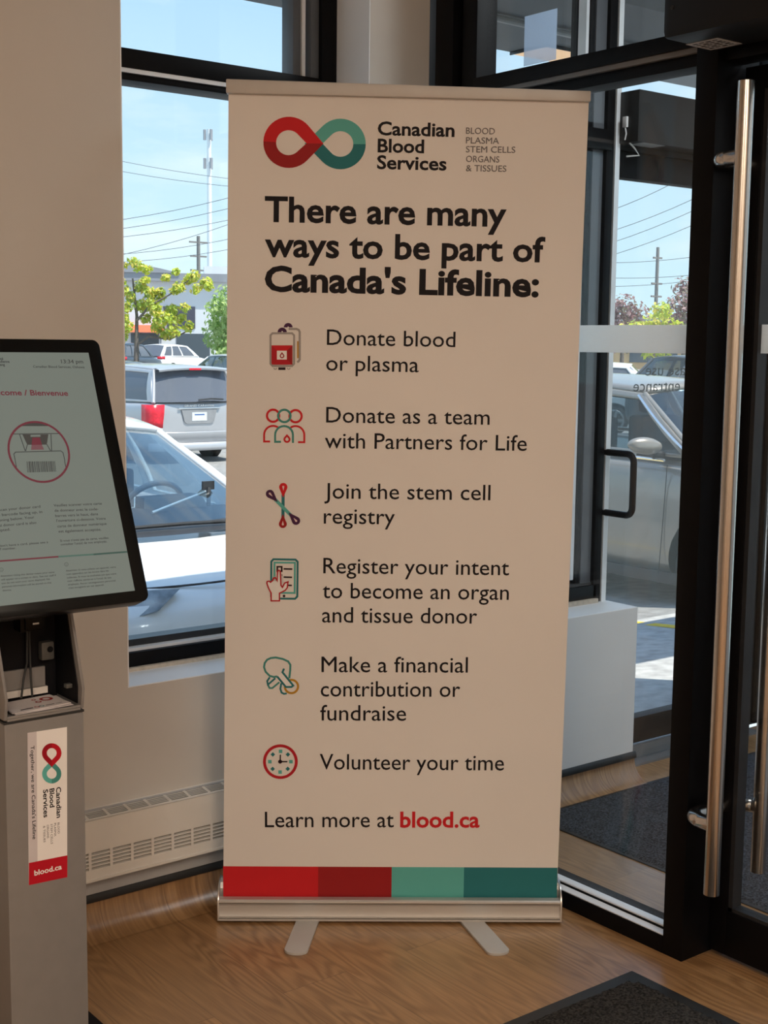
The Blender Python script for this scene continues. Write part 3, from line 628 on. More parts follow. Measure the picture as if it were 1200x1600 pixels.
 ('S', [(-310.9, 1238.9), (-325.7, 1238.7), (-325.7, 1254.7), (-325.4, 1258.8), (-324.3, 1262.8), (-322.5, 1266.6), (-320.2, 1269.9), (-317.2, 1272.8), (-313.9, 1275.1), (-310.2, 1276.7), (-306.2, 1277.5), (-302.2, 1277.7), (-298.3, 1277.1), (-294.5, 1275.8), (-291.0, 1273.7)], 4.78, 'red', 0, False),
 ('S', [(-241.7, 1237.8), (-226.2, 1237.9), (-226.2, 1255.7), (-226.6, 1259.8), (-227.7, 1263.7), (-229.4, 1267.3), (-231.8, 1270.5), (-234.6, 1273.3), (-238.0, 1275.4), (-241.6, 1276.9), (-245.4, 1277.7), (-249.4, 1277.8), (-253.2, 1277.1), (-256.9, 1275.7), (-260.3, 1273.7)], 4.79, 'red', 0, False),
 ('S', [(-283.8, 1238.5), (-298.4, 1238.3), (-298.4, 1255.0), (-297.7, 1260.8), (-295.5, 1266.2), (-292.0, 1270.9), (-287.4, 1274.5), (-282.1, 1276.7), (-276.4, 1277.6), (-270.7, 1276.9), (-265.3, 1274.7), (-260.8, 1271.2), (-257.2, 1266.6), (-255.0, 1261.2), (-254.3, 1255.4), (-254.2, 1236.0)], 5.01, 'teal_m', 1, False),
 ('S', [(-269.1, 1254.2), (-264.3, 1248.9), (-263.4, 1247.5), (-262.8, 1246.0), (-262.7, 1244.4), (-262.9, 1242.8), (-263.6, 1241.3), (-264.6, 1240.0), (-265.9, 1239.0), (-267.4, 1238.4), (-269.0, 1238.2), (-270.6, 1238.4), (-272.1, 1239.0), (-273.4, 1239.9), (-274.5, 1241.2), (-275.1, 1242.7), (-275.4, 1244.3), (-275.3, 1245.9), (-274.7, 1247.4), (-273.8, 1248.8)], 4.55, 'red', 1, True),
 ('S', [(-278.3, 1107.5), (-278.7, 1048.5)], 7.78, 'teal_d', 0, False),
 ('S', [(-302.3, 1098.7), (-255.3, 1051.5)], 8.24, 'teal', 1, False),
 ('P', [(-278.1, 1099.4), (-287.4, 1121.6), (-288.0, 1123.5), (-288.2, 1125.6), (-288.0, 1127.6), (-287.4, 1129.6), (-286.5, 1131.4), (-285.2, 1133.0), (-283.6, 1134.3), (-281.8, 1135.2), (-279.8, 1135.8), (-277.8, 1136.0), (-275.8, 1135.8), (-273.9, 1135.2), (-272.1, 1134.3), (-270.5, 1133.0), (-269.3, 1131.4), (-268.3, 1129.6), (-267.8, 1127.6), (-267.6, 1125.6), (-267.8, 1123.5), (-268.5, 1121.6)], 'red', 2),
 ('P', [(-278.7, 1057.8), (-269.8, 1036.7), (-269.2, 1034.9), (-269.0, 1032.9), (-269.2, 1030.9), (-269.7, 1029.1), (-270.6, 1027.3), (-271.9, 1025.8), (-273.4, 1024.5), (-275.1, 1023.6), (-277.0, 1023.0), (-278.9, 1022.8), (-280.9, 1023.0), (-282.7, 1023.6), (-284.4, 1024.5), (-285.9, 1025.8), (-287.1, 1027.3), (-288.0, 1029.1), (-288.6, 1031.0), (-288.7, 1032.9), (-288.5, 1034.9), (-287.9, 1036.7)], 'red_d', 2),
 ('P', [(-291.3, 1087.7), (-315.4, 1098.9), (-317.1, 1099.9), (-318.6, 1101.2), (-319.8, 1102.8), (-320.7, 1104.6), (-321.2, 1106.5), (-321.3, 1108.5), (-321.1, 1110.5), (-320.4, 1112.4), (-319.5, 1114.2), (-318.2, 1115.7), (-316.6, 1117.0), (-314.8, 1117.9), (-312.9, 1118.5), (-310.9, 1118.7), (-308.9, 1118.5), (-307.0, 1117.9), (-305.3, 1116.9), (-303.7, 1115.7), (-302.5, 1114.1), (-301.5, 1112.4)], 'purple', 2),
 ('P', [(-265.2, 1062.5), (-241.5, 1050.8), (-239.8, 1049.7), (-238.3, 1048.3), (-237.1, 1046.7), (-236.3, 1044.9), (-235.8, 1042.9), (-235.7, 1040.9), (-236.0, 1038.9), (-236.7, 1037.0), (-237.8, 1035.2), (-239.1, 1033.7), (-240.7, 1032.5), (-242.5, 1031.6), (-244.5, 1031.1), (-246.5, 1031.0), (-248.5, 1031.3), (-250.3, 1031.9), (-252.1, 1032.9), (-253.6, 1034.2), (-254.8, 1035.8), (-255.7, 1037.6)], 'purple', 2),
 ('P', [(-277.9, 1116.7), (-280.3, 1125.9), (-280.4, 1126.7), (-280.3, 1127.4), (-279.9, 1128.1), (-279.3, 1128.7), (-278.7, 1129.0), (-277.9, 1129.1), (-277.1, 1129.0), (-276.5, 1128.7), (-275.9, 1128.2), (-275.5, 1127.5), (-275.4, 1126.7), (-275.5, 1126.0)], 'pink', 3),
 ('P', [(-278.9, 1041.1), (-276.4, 1032.6), (-276.3, 1031.8), (-276.5, 1031.0), (-276.8, 1030.3), (-277.4, 1029.8), (-278.1, 1029.4), (-278.8, 1029.3), (-279.6, 1029.4), (-280.3, 1029.8), (-280.9, 1030.3), (-281.2, 1031.0), (-281.4, 1031.8), (-281.3, 1032.5)], 'pink', 3),
 ('P', [(-304.2, 1101.5), (-312.9, 1107.1), (-313.4, 1107.6), (-313.8, 1108.2), (-314.0, 1109.0), (-314.0, 1109.7), (-313.7, 1110.5), (-313.2, 1111.1), (-312.6, 1111.5), (-311.9, 1111.7), (-311.1, 1111.7), (-310.4, 1111.5), (-309.8, 1111.1), (-309.3, 1110.5)], 'pink', 3),
 ('P', [(-252.3, 1048.8), (-244.1, 1043.1), (-243.6, 1042.5), (-243.2, 1041.9), (-243.1, 1041.1), (-243.2, 1040.3), (-243.5, 1039.6), (-243.9, 1039.0), (-244.6, 1038.6), (-245.3, 1038.4), (-246.1, 1038.5), (-246.8, 1038.7), (-247.4, 1039.2), (-247.9, 1039.8)], 'pink', 3),
 ('S', [(-302.2, 943.5), (-246.9, 943.0), (-241.6, 937.7), (-242.2, 849.4), (-247.7, 843.5), (-302.1, 843.7), (-307.8, 848.8), (-307.5, 937.8)], 5.07, 'teal_d', 0, True),
 ('S', [(-299.6, 935.3), (-248.3, 935.3), (-248.9, 858.3), (-300.5, 858.3)], 4.84, 'teal', 0, True),
 ('S', [(-276.8, 919.4), (-254.9, 918.9)], 4.15, 'black', 1, False),
 ('S', [(-276.7, 898.6), (-255.5, 898.1)], 4.15, 'black', 1, False),
 ('S', [(-268.6, 877.8), (-255.9, 877.4)], 4.16, 'black', 1, False),
 ('S', [(-292.5, 924.7), (-281.4, 924.8), (-281.4, 913.5), (-292.4, 913.4)], 4.15, 'black', 1, True),
 ('P', [(-285.5, 905.3), (-279.8, 905.4), (-279.7, 892.5), (-285.5, 892.4)], 'black', 1),
 ('P', [(-285.5, 884.2), (-280.2, 884.3), (-280.2, 872.6), (-285.5, 872.5)], 'black', 1),
 ('P', [(-272.0, 850.3), (-272.4, 848.8), (-273.3, 847.5), (-274.7, 846.9), (-276.3, 846.8), (-277.6, 847.5), (-278.6, 848.7), (-279.0, 850.3), (-278.6, 851.8), (-277.7, 853.0), (-276.3, 853.7), (-274.7, 853.7), (-273.3, 853.1), (-272.4, 851.8)], 'black', 1),
 ('P', [(-307.8, 837.8), (-307.8, 857.1), (-314.8, 871.1), (-318.7, 882.8), (-317.8, 887.0), (-312.5, 888.0), (-309.5, 885.2), (-303.9, 889.9), (-302.1, 895.6), (-298.0, 897.0), (-294.7, 893.5), (-292.4, 888.2), (-291.5, 913.0), (-288.3, 915.8), (-285.1, 913.0), (-284.1, 894.8), (-283.2, 877.2), (-279.5, 872.6), (-273.9, 883.6), (-265.6, 886.5), (-267.5, 871.5), (-272.5, 864.9), (-287.1, 857.2), (-287.0, 838.0)], 'white', 2),
 ('S', [(-307.8, 837.8), (-307.8, 857.1), (-314.8, 871.1), (-318.7, 882.8), (-317.8, 887.0), (-312.5, 888.0), (-309.5, 885.2), (-303.9, 889.9), (-302.1, 895.6), (-298.0, 897.0), (-294.7, 893.5), (-292.4, 888.2), (-291.5, 913.0), (-288.3, 915.8), (-285.1, 913.0), (-284.1, 894.8), (-283.2, 877.2), (-279.5, 872.6), (-273.9, 883.6), (-265.6, 886.5), (-267.5, 871.5), (-272.5, 864.9), (-287.1, 857.2), (-287.0, 838.0)], 3.47, 'red_m', 3, True),
 ('S', [(-239.6, 617.5), (-239.8, 614.5), (-240.6, 611.6), (-241.8, 608.9), (-243.5, 606.4), (-245.5, 604.3), (-247.9, 602.5), (-250.6, 601.2), (-253.4, 600.4), (-256.3, 600.2), (-259.2, 600.4), (-262.1, 601.2), (-264.7, 602.4), (-267.1, 604.1), (-269.2, 606.2), (-270.9, 608.7), (-272.1, 611.4), (-272.9, 614.3), (-273.1, 617.3), (-272.9, 620.3), (-272.1, 623.2), (-270.9, 625.9), (-269.2, 628.4), (-267.2, 630.5), (-264.8, 632.2), (-262.1, 633.5), (-259.3, 634.3), (-256.4, 634.6), (-253.5, 634.3), (-250.7, 633.6), (-248.0, 632.3), (-245.6, 630.6), (-243.5, 628.5), (-241.8, 626.1), (-240.6, 623.4), (-239.8, 620.5)], 5.6, 'gold', 0, True),
 ('P', [(-292.5, 643.4), (-279.0, 654.2), (-251.7, 619.8), (-256.3, 615.7), (-270.3, 616.1)], 'white', 1),
 ('S', [(-292.5, 643.4), (-300.7, 641.7), (-311.1, 644.5), (-321.6, 655.1), (-325.8, 667.0), (-323.9, 677.7), (-318.1, 686.1), (-308.8, 690.7), (-296.1, 692.2), (-278.6, 688.7), (-264.7, 682.4), (-259.1, 673.4), (-259.5, 659.1), (-261.8, 638.8)], 5.12, 'teal_m', 2, False),
 ('S', [(-275.1, 663.8), (-279.0, 654.2), (-251.7, 619.8), (-256.4, 616.2), (-270.3, 616.1), (-292.5, 643.4)], 5.12, 'teal_d', 2, False),
 ('S', [(-311.1, 640.9), (-317.6, 631.3), (-315.8, 621.7), (-297.2, 638.6)], 4.66, 'teal_d', 2, False),
 ('S', [(-315.8, 621.7), (-311.6, 612.9), (-304.6, 613.0), (-286.7, 628.4)], 4.66, 'teal_m', 2, False),
 ('S', [(-282.0, 625.6), (-284.3, 611.2), (-281.3, 601.7), (-275.0, 598.1), (-268.0, 599.4)], 4.66, 'teal_d', 2, False),
 ('S', [(-243.4, 420.8), (-243.7, 415.3), (-244.7, 409.9), (-246.4, 404.7), (-248.7, 399.8), (-251.7, 395.2), (-255.2, 391.0), (-259.2, 387.4), (-263.6, 384.3), (-268.3, 381.8), (-273.4, 380.1), (-278.6, 378.9), (-283.9, 378.6), (-289.2, 378.9), (-294.4, 379.9), (-299.5, 381.7), (-304.2, 384.1), (-308.7, 387.1), (-312.7, 390.7), (-316.2, 394.8), (-319.1, 399.4), (-321.5, 404.3), (-323.2, 409.5), (-324.2, 414.8), (-324.6, 420.3), (-324.2, 425.8), (-323.2, 431.2), (-321.5, 436.4), (-319.1, 441.3), (-316.2, 445.9), (-312.7, 450.0), (-308.7, 453.6), (-304.3, 456.7), (-299.6, 459.1), (-294.5, 460.9), (-289.3, 462.0), (-284.0, 462.4), (-278.8, 462.1), (-273.6, 461.1), (-268.5, 459.3), (-263.8, 456.9), (-259.3, 453.9), (-255.3, 450.4), (-251.8, 446.3), (-248.9, 441.7), (-246.5, 436.8), (-244.8, 431.6), (-243.7, 426.3)], 7.51, 'red_m', 0, True),
 ('P', [(-288.0, 452.2), (-279.1, 452.3), (-279.1, 443.1), (-288.0, 443.1)], 'teal', 0),
 ('P', [(-261.5, 425.3), (-252.5, 425.3), (-252.5, 416.1), (-261.4, 416.1)], 'teal', 0),
 ('P', [(-289.1, 397.7), (-280.2, 397.8), (-280.2, 388.5), (-289.1, 388.5)], 'teal', 0),
 ('P', [(-315.4, 425.0), (-306.5, 425.0), (-306.5, 415.8), (-315.4, 415.8)], 'teal', 0),
 ('P', [(-270.6, 439.5), (-264.8, 445.6), (-258.9, 439.6), (-264.8, 433.5)], 'teal_d', 0),
 ('P', [(-309.1, 439.3), (-303.2, 445.4), (-297.4, 439.4), (-303.2, 433.3)], 'teal_d', 0),
 ('P', [(-271.0, 401.7), (-265.2, 407.8), (-259.3, 401.8), (-265.1, 395.7)], 'teal_d', 0),
 ('P', [(-309.5, 401.2), (-303.7, 407.3), (-297.8, 401.3), (-303.7, 395.2)], 'teal_d', 0),
 ('P', [(-279.3, 420.6), (-279.7, 418.5), (-280.8, 416.8), (-282.5, 415.6), (-284.4, 415.2), (-286.4, 415.6), (-288.1, 416.8), (-289.2, 418.5), (-289.6, 420.5), (-289.2, 422.6), (-288.1, 424.3), (-286.4, 425.5), (-284.5, 425.9), (-282.5, 425.5), (-280.8, 424.3), (-279.7, 422.6)], 'black', 1),
 ('S', [(-284.4, 420.6), (-284.0, 439.0)], 3.29, 'black', 1, False),
 ('S', [(-284.4, 420.6), (-266.1, 420.7)], 3.29, 'black', 1, False)], 
 'D': [('T', '13:34 pm', (-59.1, 445.5), (-15.0, 445.3), 7.5, 'd_ink', 'm', 'f'),
 ('T', 'Canadian Blood Services, Oshawa', (-116.4, 436.9), (-14.2, 435.4), 4.6, 'd_ink', 'm', 'f'),
 ('T', 'Société', (-193.8, 452.3), (-171.1, 452.0), 4.5, 'd_ink', 'b', 'e'),
 ('T', 'canadienne', (-203.0, 446.8), (-160.2, 446.5), 4.5, 'd_ink', 'b', 'e'),
 ('T', 'du sang', (-195.8, 440.9), (-170.2, 440.5), 4.5, 'd_ink', 'b', 'e'),
 ('T', 'Welcome / Bienvenue', (-220.3, 385.2), (-57.8, 381.1), 9.8, 'd_red', 'b', 'f'),
 ('S', [(-78.1, 274.3), (-78.5, 281.8), (-80.0, 289.1), (-82.4, 296.2), (-85.7, 302.9), (-89.9, 309.1), (-94.8, 314.8), (-100.4, 319.7), (-106.7, 323.9), (-113.4, 327.2), (-120.5, 329.6), (-127.8, 331.0), (-135.3, 331.5), (-142.7, 331.0), (-150.1, 329.6), (-157.2, 327.2), (-163.9, 323.9), (-170.1, 319.7), (-175.7, 314.8), (-180.7, 309.1), (-184.8, 302.9), (-188.1, 296.2), (-190.5, 289.1), (-192.0, 281.8), (-192.5, 274.3), (-192.0, 266.8), (-190.5, 259.5), (-188.1, 252.4), (-184.8, 245.7), (-180.7, 239.5), (-175.7, 233.9), (-170.1, 228.9), (-163.9, 224.8), (-157.2, 221.5), (-150.1, 219.0), (-142.7, 217.6), (-135.3, 217.1), (-127.8, 217.6), (-120.5, 219.0), (-113.4, 221.5), (-106.7, 224.8), (-100.4, 228.9), (-94.8, 233.9), (-89.9, 239.5), (-85.7, 245.7), (-82.4, 252.4), (-80.0, 259.5), (-78.5, 266.8)], 4.0, 'd_red', 3, True),
 ('P', [(-164.9, 324.4), (-154.4, 328.8), (-143.9, 331.0), (-133.7, 331.6), (-125.4, 330.5), (-115.7, 327.6), (-106.4, 322.6)], 'd_dark', 1),
 ('S', [(-181.2, 309.8), (-89.9, 307.8)], 1.48, 'd_ink', 2, False),
 ('S', [(-166.4, 309.0), (-161.4, 277.0)], 1.49, 'd_ink', 2, False),
 ('S', [(-106.4, 306.9), (-111.1, 274.9)], 1.54, 'd_ink', 2, False),
 ('S', [(-155.4, 288.5), (-160.6, 277.0)], 1.5, 'd_ink', 2, False),
 ('S', [(-118.0, 287.9), (-113.2, 275.4)], 1.52, 'd_ink', 2, False),
 ('S', [(-183.3, 259.7), (-183.8, 272.2), (-179.9, 275.6), (-93.2, 274.2), (-89.6, 270.6), (-89.0, 255.3)], 1.47, 'd_ink', 2, False),
 ('P', [(-161.1, 308.5), (-111.3, 307.1), (-118.1, 287.4), (-155.4, 288.5)], 'd_dark', 1),
 ('P', [(-145.8, 306.9), (-126.8, 306.6), (-127.5, 302.9), (-146.5, 303.3)], 'd_bg', 2),
 ('P', [(-143.4, 301.8), (-129.1, 301.6), (-127.5, 287.4), (-147.3, 287.8)], 'd_red', 2),
 ('P', [(-147.3, 287.8), (-127.5, 287.4), (-125.0, 278.0), (-149.9, 278.6)], 'd_pink', 1),
 ('S', [(-183.3, 259.6), (-183.6, 244.7)], 1.47, 'd_ink', 2, False),
 ('S', [(-89.6, 255.3), (-89.6, 243.5)], 1.54, 'd_ink', 2, False),
 ('P', [(-162.6, 257.2), (-161.6, 257.2), (-163.5, 236.5), (-164.4, 236.5)], 'd_ink', 1),
 ('P', [(-160.6, 257.1), (-159.9, 257.1), (-161.8, 236.4), (-162.5, 236.5)], 'd_ink', 1),
 ('P', [(-158.5, 257.1), (-156.5, 257.0), (-158.4, 236.3), (-160.3, 236.4)], 'd_ink', 1),
 ('P', [(-155.6, 257.0), (-154.6, 256.9), (-156.5, 236.3), (-157.4, 236.4)], 'd_ink', 1),
 ('P', [(-153.9, 256.9), (-153.1, 256.9), (-155.0, 236.3), (-155.7, 236.3)], 'd_ink', 1),
 ('P', [(-152.4, 256.8), (-150.5, 256.7), (-152.3, 236.2), (-154.3, 236.3)], 'd_ink', 1),
 ('P', [(-149.0, 256.7), (-147.8, 256.7), (-149.7, 236.2), (-150.9, 236.2)], 'd_ink', 1),
 ('P', [(-147.1, 256.6), (-146.1, 256.6), (-148.0, 236.1), (-148.9, 236.2)], 'd_ink', 1),
 ('P', [(-144.7, 256.6), (-143.4, 256.5), (-145.3, 236.1), (-146.5, 236.1)], 'd_ink', 1),
 ('P', [(-142.5, 256.5), (-141.5, 256.4), (-143.3, 236.0), (-144.3, 236.1)], 'd_ink', 1),
 ('P', [(-140.8, 256.4), (-139.6, 256.4), (-141.4, 236.0), (-142.6, 236.0)], 'd_ink', 1),
 ('P', [(-138.8, 256.3), (-138.1, 256.3), (-139.9, 236.0), (-140.7, 236.0)], 'd_ink', 1),
 ('P', [(-136.6, 256.3), (-135.4, 256.2), (-137.2, 235.9), (-138.5, 236.0)], 'd_ink', 1),
 ('P', [(-134.4, 256.2), (-133.5, 256.1), (-135.3, 235.9), (-136.3, 235.9)], 'd_ink', 1),
 ('P', [(-132.7, 256.1), (-131.5, 256.1), (-133.3, 235.8), (-134.5, 235.9)], 'd_ink', 1),
 ('P', [(-130.5, 256.0), (-129.3, 256.0), (-131.1, 235.8), (-132.3, 235.8)], 'd_ink', 1),
 ('P', [(-128.6, 256.0), (-127.3, 255.9), (-129.2, 235.7), (-130.4, 235.8)], 'd_ink', 1),
 ('P', [(-125.9, 255.9), (-123.9, 255.8), (-125.7, 235.6), (-127.7, 235.7)], 'd_ink', 1),
 ('P', [(-122.4, 255.7), (-121.4, 255.7), (-123.3, 235.6), (-124.2, 235.6)], 'd_ink', 1),
 ('P', [(-120.7, 255.7), (-119.7, 255.6), (-121.5, 235.6), (-122.5, 235.6)], 'd_ink', 1),
 ('P', [(-118.7, 255.6), (-117.5, 255.5), (-119.3, 235.5), (-120.5, 235.6)], 'd_ink', 1),
 ('P', [(-116.8, 255.5), (-115.5, 255.5), (-117.3, 235.5), (-118.6, 235.5)], 'd_ink', 1),
 ('P', [(-114.8, 255.5), (-113.6, 255.4), (-115.4, 235.4), (-116.6, 235.5)], 'd_ink', 1),
 ('P', [(-112.1, 255.4), (-110.8, 255.3), (-112.6, 235.4), (-113.9, 235.4)], 'd_ink', 1),
 ('P', [(-109.4, 255.3), (-108.4, 255.2), (-110.2, 235.3), (-111.2, 235.4)], 'd_ink', 1),
 ('T', 'Please scan your donor card', (-254.4, 168.1), (-152.3, 169.9), 4.7, 'd_ink', 'm', 'f'),
 ('T', 'with its barcode facing up, in', (-256.0, 159.3), (-150.5, 159.8), 4.7, 'd_ink', 'm', 'f'),
 ('T', 'the opening below. Your', (-256.5, 149.6), (-167.2, 150.9), 4.7, 'd_ink', 'm', 'f'),
 ('T', 'A digital donor card is also', (-257.0, 140.3), (-165.4, 140.8), 4.6, 'd_ink', 'm', 'f'),
 ('T', 'accepted.', (-248.1, 131.7), (-215.4, 132.2), 4.7, 'd_ink', 'm', 'f'),
 ('T', 'Veuillez scanner votre carte', (-126.6, 169.9), (-32.5, 167.4), 4.8, 'd_ink', 'm', 'f'),
 ('T', 'de donneur avec le code-', (-126.7, 160.2), (-41.4, 157.4), 4.8, 'd_ink', 'm', 'f'),
 ('T', 'barres vers le haut, dans', (-127.1, 150.4), (-44.1, 148.0), 4.8, 'd_ink', 'm', 'f'),
 ('T', "l'ouverture ci-dessous. Votre", (-126.8, 141.2), (-30.6, 138.5), 4.8, 'd_ink', 'm', 'f'),
 ('T', 'carte de donneur numérique', (-126.9, 130.7), (-30.8, 128.6), 4.8, 'd_ink', 'm', 'f'),
 ('T', 'est également acceptée.', (-126.7, 121.1), (-43.6, 118.4), 4.8, 'd_ink', 'm', 'f'),
 ('T', "If you don't have a card, please see a", (-258.7, 104.4), (-150.1, 103.7), 3.9, 'd_ink', 'm', 'f'),
 ('T', 'staff member.', (-249.3, 98.5), (-211.0, 97.9), 3.9, 'd_ink', 'm', 'f'),
 ('T', "Si vous n'avez pas de carte, veuillez", (-126.8, 103.9), (-32.1, 101.8), 4.1, 'd_ink', 'm', 'f'),
 ('T', "consulter l'un(e) de nos employés.", (-127.1, 97.2), (-36.7, 95.3), 4.1, 'd_ink', 'm', 'f'),
 ('S', [(-273.3, 79.5), (-135.7, 77.1)], 2.92, 'd_red', 1, False),
 ('S', [(-135.7, 77.1), (-67.6, 75.2)], 3.13, 'd_teal', 1, False),
 ('S', [(-67.6, 75.2), (-0.4, 74.1)], 3.24, 'd_teald', 1, False),
 ('S', [(-120.0, 61.4), (-120.4, 60.4), (-121.0, 59.5), (-121.9, 58.8), (-122.9, 58.5), (-124.0, 58.4), (-125.0, 58.7), (-125.9, 59.2), (-126.5, 60.0), (-126.8, 61.0), (-126.8, 62.0), (-126.4, 63.0), (-125.8, 63.8), (-124.9, 64.5), (-123.8, 64.9), (-122.8, 64.9), (-121.7, 64.7), (-120.9, 64.1), (-120.3, 63.3), (-120.0, 62.4)], 0.61, 'd_ink', 1, True),
 ('S', [(-123.3, 62.1), (-123.7, 60.0)], 0.6, 'd_ink', 1, False),
 ('S', [(-240.8, 63.1), (-241.1, 62.1), (-241.7, 61.3), (-242.6, 60.7), (-243.5, 60.3), (-244.6, 60.2), (-245.5, 60.5), (-246.3, 61.0), (-246.9, 61.8), (-247.2, 62.7), (-247.2, 63.7), (-246.8, 64.7), (-246.2, 65.5), (-245.4, 66.2), (-244.4, 66.5), (-243.4, 66.6), (-242.5, 66.3), (-241.7, 65.8), (-241.1, 65.0), (-240.8, 64.1)], 0.57, 'd_ink', 1, True),
 ('S', [(-243.9, 63.9), (-244.3, 61.8)], 0.57, 'd_ink', 1, False),
 ('T', 'Attention: Si vous utilisez cet appareil, votre', (-126.6, 48.7), (-28.7, 46.4), 3.1, 'd_ink', 'm', 'f'),
 ('T', 'nom apparaîtra sur les écrans dans les', (-126.8, 42.3), (-44.4, 40.9), 3.1, 'd_ink', 'm', 'f'),
 ('T', 'collectes. Si vous ne souhaitez pas que votre', (-126.9, 35.9), (-30.5, 34.0), 3.1, 'd_ink', 'm', 'f'),
 ('T', "nom s'affiche, parlez-en à l'un(e) de nos", (-127.0, 29.6), (-42.0, 27.8), 3.1, 'd_ink', 'm', 'f'),
 ('T', 'employés. Aucun renseignement personnel', (-127.1, 23.2), (-34.6, 21.3), 3.1, 'd_ink', 'm', 'f'),
 ('T', "n'est enregistré sur cet appareil.", (-127.3, 16.9), (-58.7, 15.8), 3.1, 'd_ink', 'm', 'f'),
 ('T', 'Attention: Using this device means your name', (-247.6, 50.9), (-148.4, 48.5), 3.0, 'd_ink', 'm', 'f'),
 ('T', 'will appear on a screen in clinic. See our staff if', (-247.8, 44.5), (-146.6, 42.6), 3.0, 'd_ink', 'm', 'f'),
 ('T', 'you do not want your name displayed. No', (-248.0, 38.1), (-159.1, 36.9), 3.0, 'd_ink', 'm', 'f'),
 ('T', 'personal information will be stored on this', (-248.2, 31.7), (-157.9, 30.2), 3.0, 'd_ink', 'm', 'f'),
 ('T', 'device.', (-248.5, 25.4), (-232.4, 24.8), 3.0, 'd_ink', 'm', 'f')], 
 'S': [('R', [(51.2, 232.9), (64.6, 216.8), (66.5, 214.2), (68.0, 211.4), (69.1, 208.5), (69.7, 205.5), (69.8, 202.6), (69.5, 199.7), (68.7, 197.0), (67.5, 194.6), (65.9, 192.4), (63.9, 190.6), (61.5, 189.2), (58.9, 188.2), (56.1, 187.6), (53.2, 187.5), (50.2, 187.9)], [(50.9, 219.6), (57.5, 212.0), (58.6, 210.6), (59.4, 209.2), (60.0, 207.7), (60.3, 206.2), (60.4, 204.7), (60.3, 203.2), (59.9, 201.8), (59.3, 200.5), (58.5, 199.4), (57.5, 198.4), (56.3, 197.6), (54.9, 197.1), (53.5, 196.8), (52.0, 196.7), (50.4, 196.9)], 's_teald', 1),
 ('R', [(50.2, 187.9), (47.3, 188.7), (44.4, 189.9), (41.6, 191.6), (39.1, 193.6), (36.9, 195.9), (35.0, 198.5), (33.5, 201.2), (32.4, 204.1), (31.8, 207.0), (31.6, 210.0), (31.8, 212.8), (32.6, 215.5), (33.7, 217.9), (35.3, 220.1), (37.2, 222.0), (51.2, 232.9)], [(50.4, 196.9), (48.9, 197.3), (47.4, 198.0), (46.0, 198.8), (44.7, 199.9), (43.5, 201.1), (42.5, 202.4), (41.8, 203.9), (41.2, 205.4), (40.9, 206.9), (40.8, 208.4), (41.0, 209.9), (41.4, 211.3), (42.1, 212.5), (42.9, 213.6), (44.0, 214.6), (50.9, 219.6)], 's_teal', 1),
 ('R', [(50.9, 219.4), (37.2, 236.1), (35.4, 238.7), (33.9, 241.5), (32.9, 244.4), (32.3, 247.3), (32.2, 250.3), (32.5, 253.1), (33.3, 255.8), (34.6, 258.2), (36.2, 260.4), (38.2, 262.2), (40.5, 263.7), (43.1, 264.7), (45.9, 265.3), (48.8, 265.5), (51.8, 265.2)], [(51.2, 232.9), (44.3, 241.1), (43.4, 242.5), (42.6, 243.9), (42.1, 245.3), (41.8, 246.8), (41.7, 248.3), (41.8, 249.8), (42.2, 251.1), (42.9, 252.4), (43.7, 253.5), (44.7, 254.4), (45.9, 255.2), (47.2, 255.7), (48.6, 256.0), (50.1, 256.1), (51.6, 255.9)], 's_redd', 2),
 ('R', [(51.8, 265.2), (54.8, 264.4), (57.7, 263.2), (60.5, 261.6), (63.0, 259.6), (65.3, 257.3), (67.2, 254.8), (68.8, 252.0), (69.9, 249.1), (70.6, 246.2), (70.9, 243.2), (70.6, 240.3), (69.9, 237.6), (68.7, 235.1), (67.2, 232.8), (65.2, 230.9), (50.9, 219.4)], [(51.6, 255.9), (53.1, 255.5), (54.6, 254.9), (56.0, 254.1), (57.3, 253.1), (58.5, 251.9), (59.4, 250.6), (60.2, 249.2), (60.8, 247.8), (61.1, 246.3), (61.2, 244.8), (61.1, 243.3), (60.7, 241.9), (60.1, 240.7), (59.3, 239.5), (58.3, 238.6), (51.2, 232.9)], 's_red', 2),
 ('T', 'Canadian', (59.0, 178.3), (59.0, 118.5), 9.0, 's_ink', 'b', 'f'),
 ('T', 'Blood', (45.8, 178.1), (45.8, 141.5), 8.9, 's_ink', 'b', 'f'),
 ('T', 'Services', (33.1, 178.7), (33.1, 124.7), 8.9, 's_ink', 'b', 'f'),
 ('T', 'BLOOD', (60.3, 109.2), (60.3, 87.4), 4.0, 's_grey', 'm', 'f'),
 ('T', 'PLASMA', (53.3, 109.7), (53.3, 83.9), 4.0, 's_grey', 'm', 'f'),
 ('T', 'STEM CELLS', (46.2, 109.5), (46.2, 70.5), 4.0, 's_grey', 'm', 'f'),
 ('T', 'ORGANS', (38.8, 109.5), (38.8, 83.5), 4.0, 's_grey', 'm', 'f'),
 ('T', '& TISSUES', (31.6, 109.1), (31.6, 77.0), 4.0, 's_grey', 'm', 'f'),
 ('T', "Together, we are Canada's Lifeline", (10.4, 266.8), (10.4, 87.8), 7.0, 's_ink', 'm', 'f'),
 ('T', 'blood.ca', (12.1, 16.8), (67.0, 16.8), 9.5, 's_white', 'b', 'f')]}

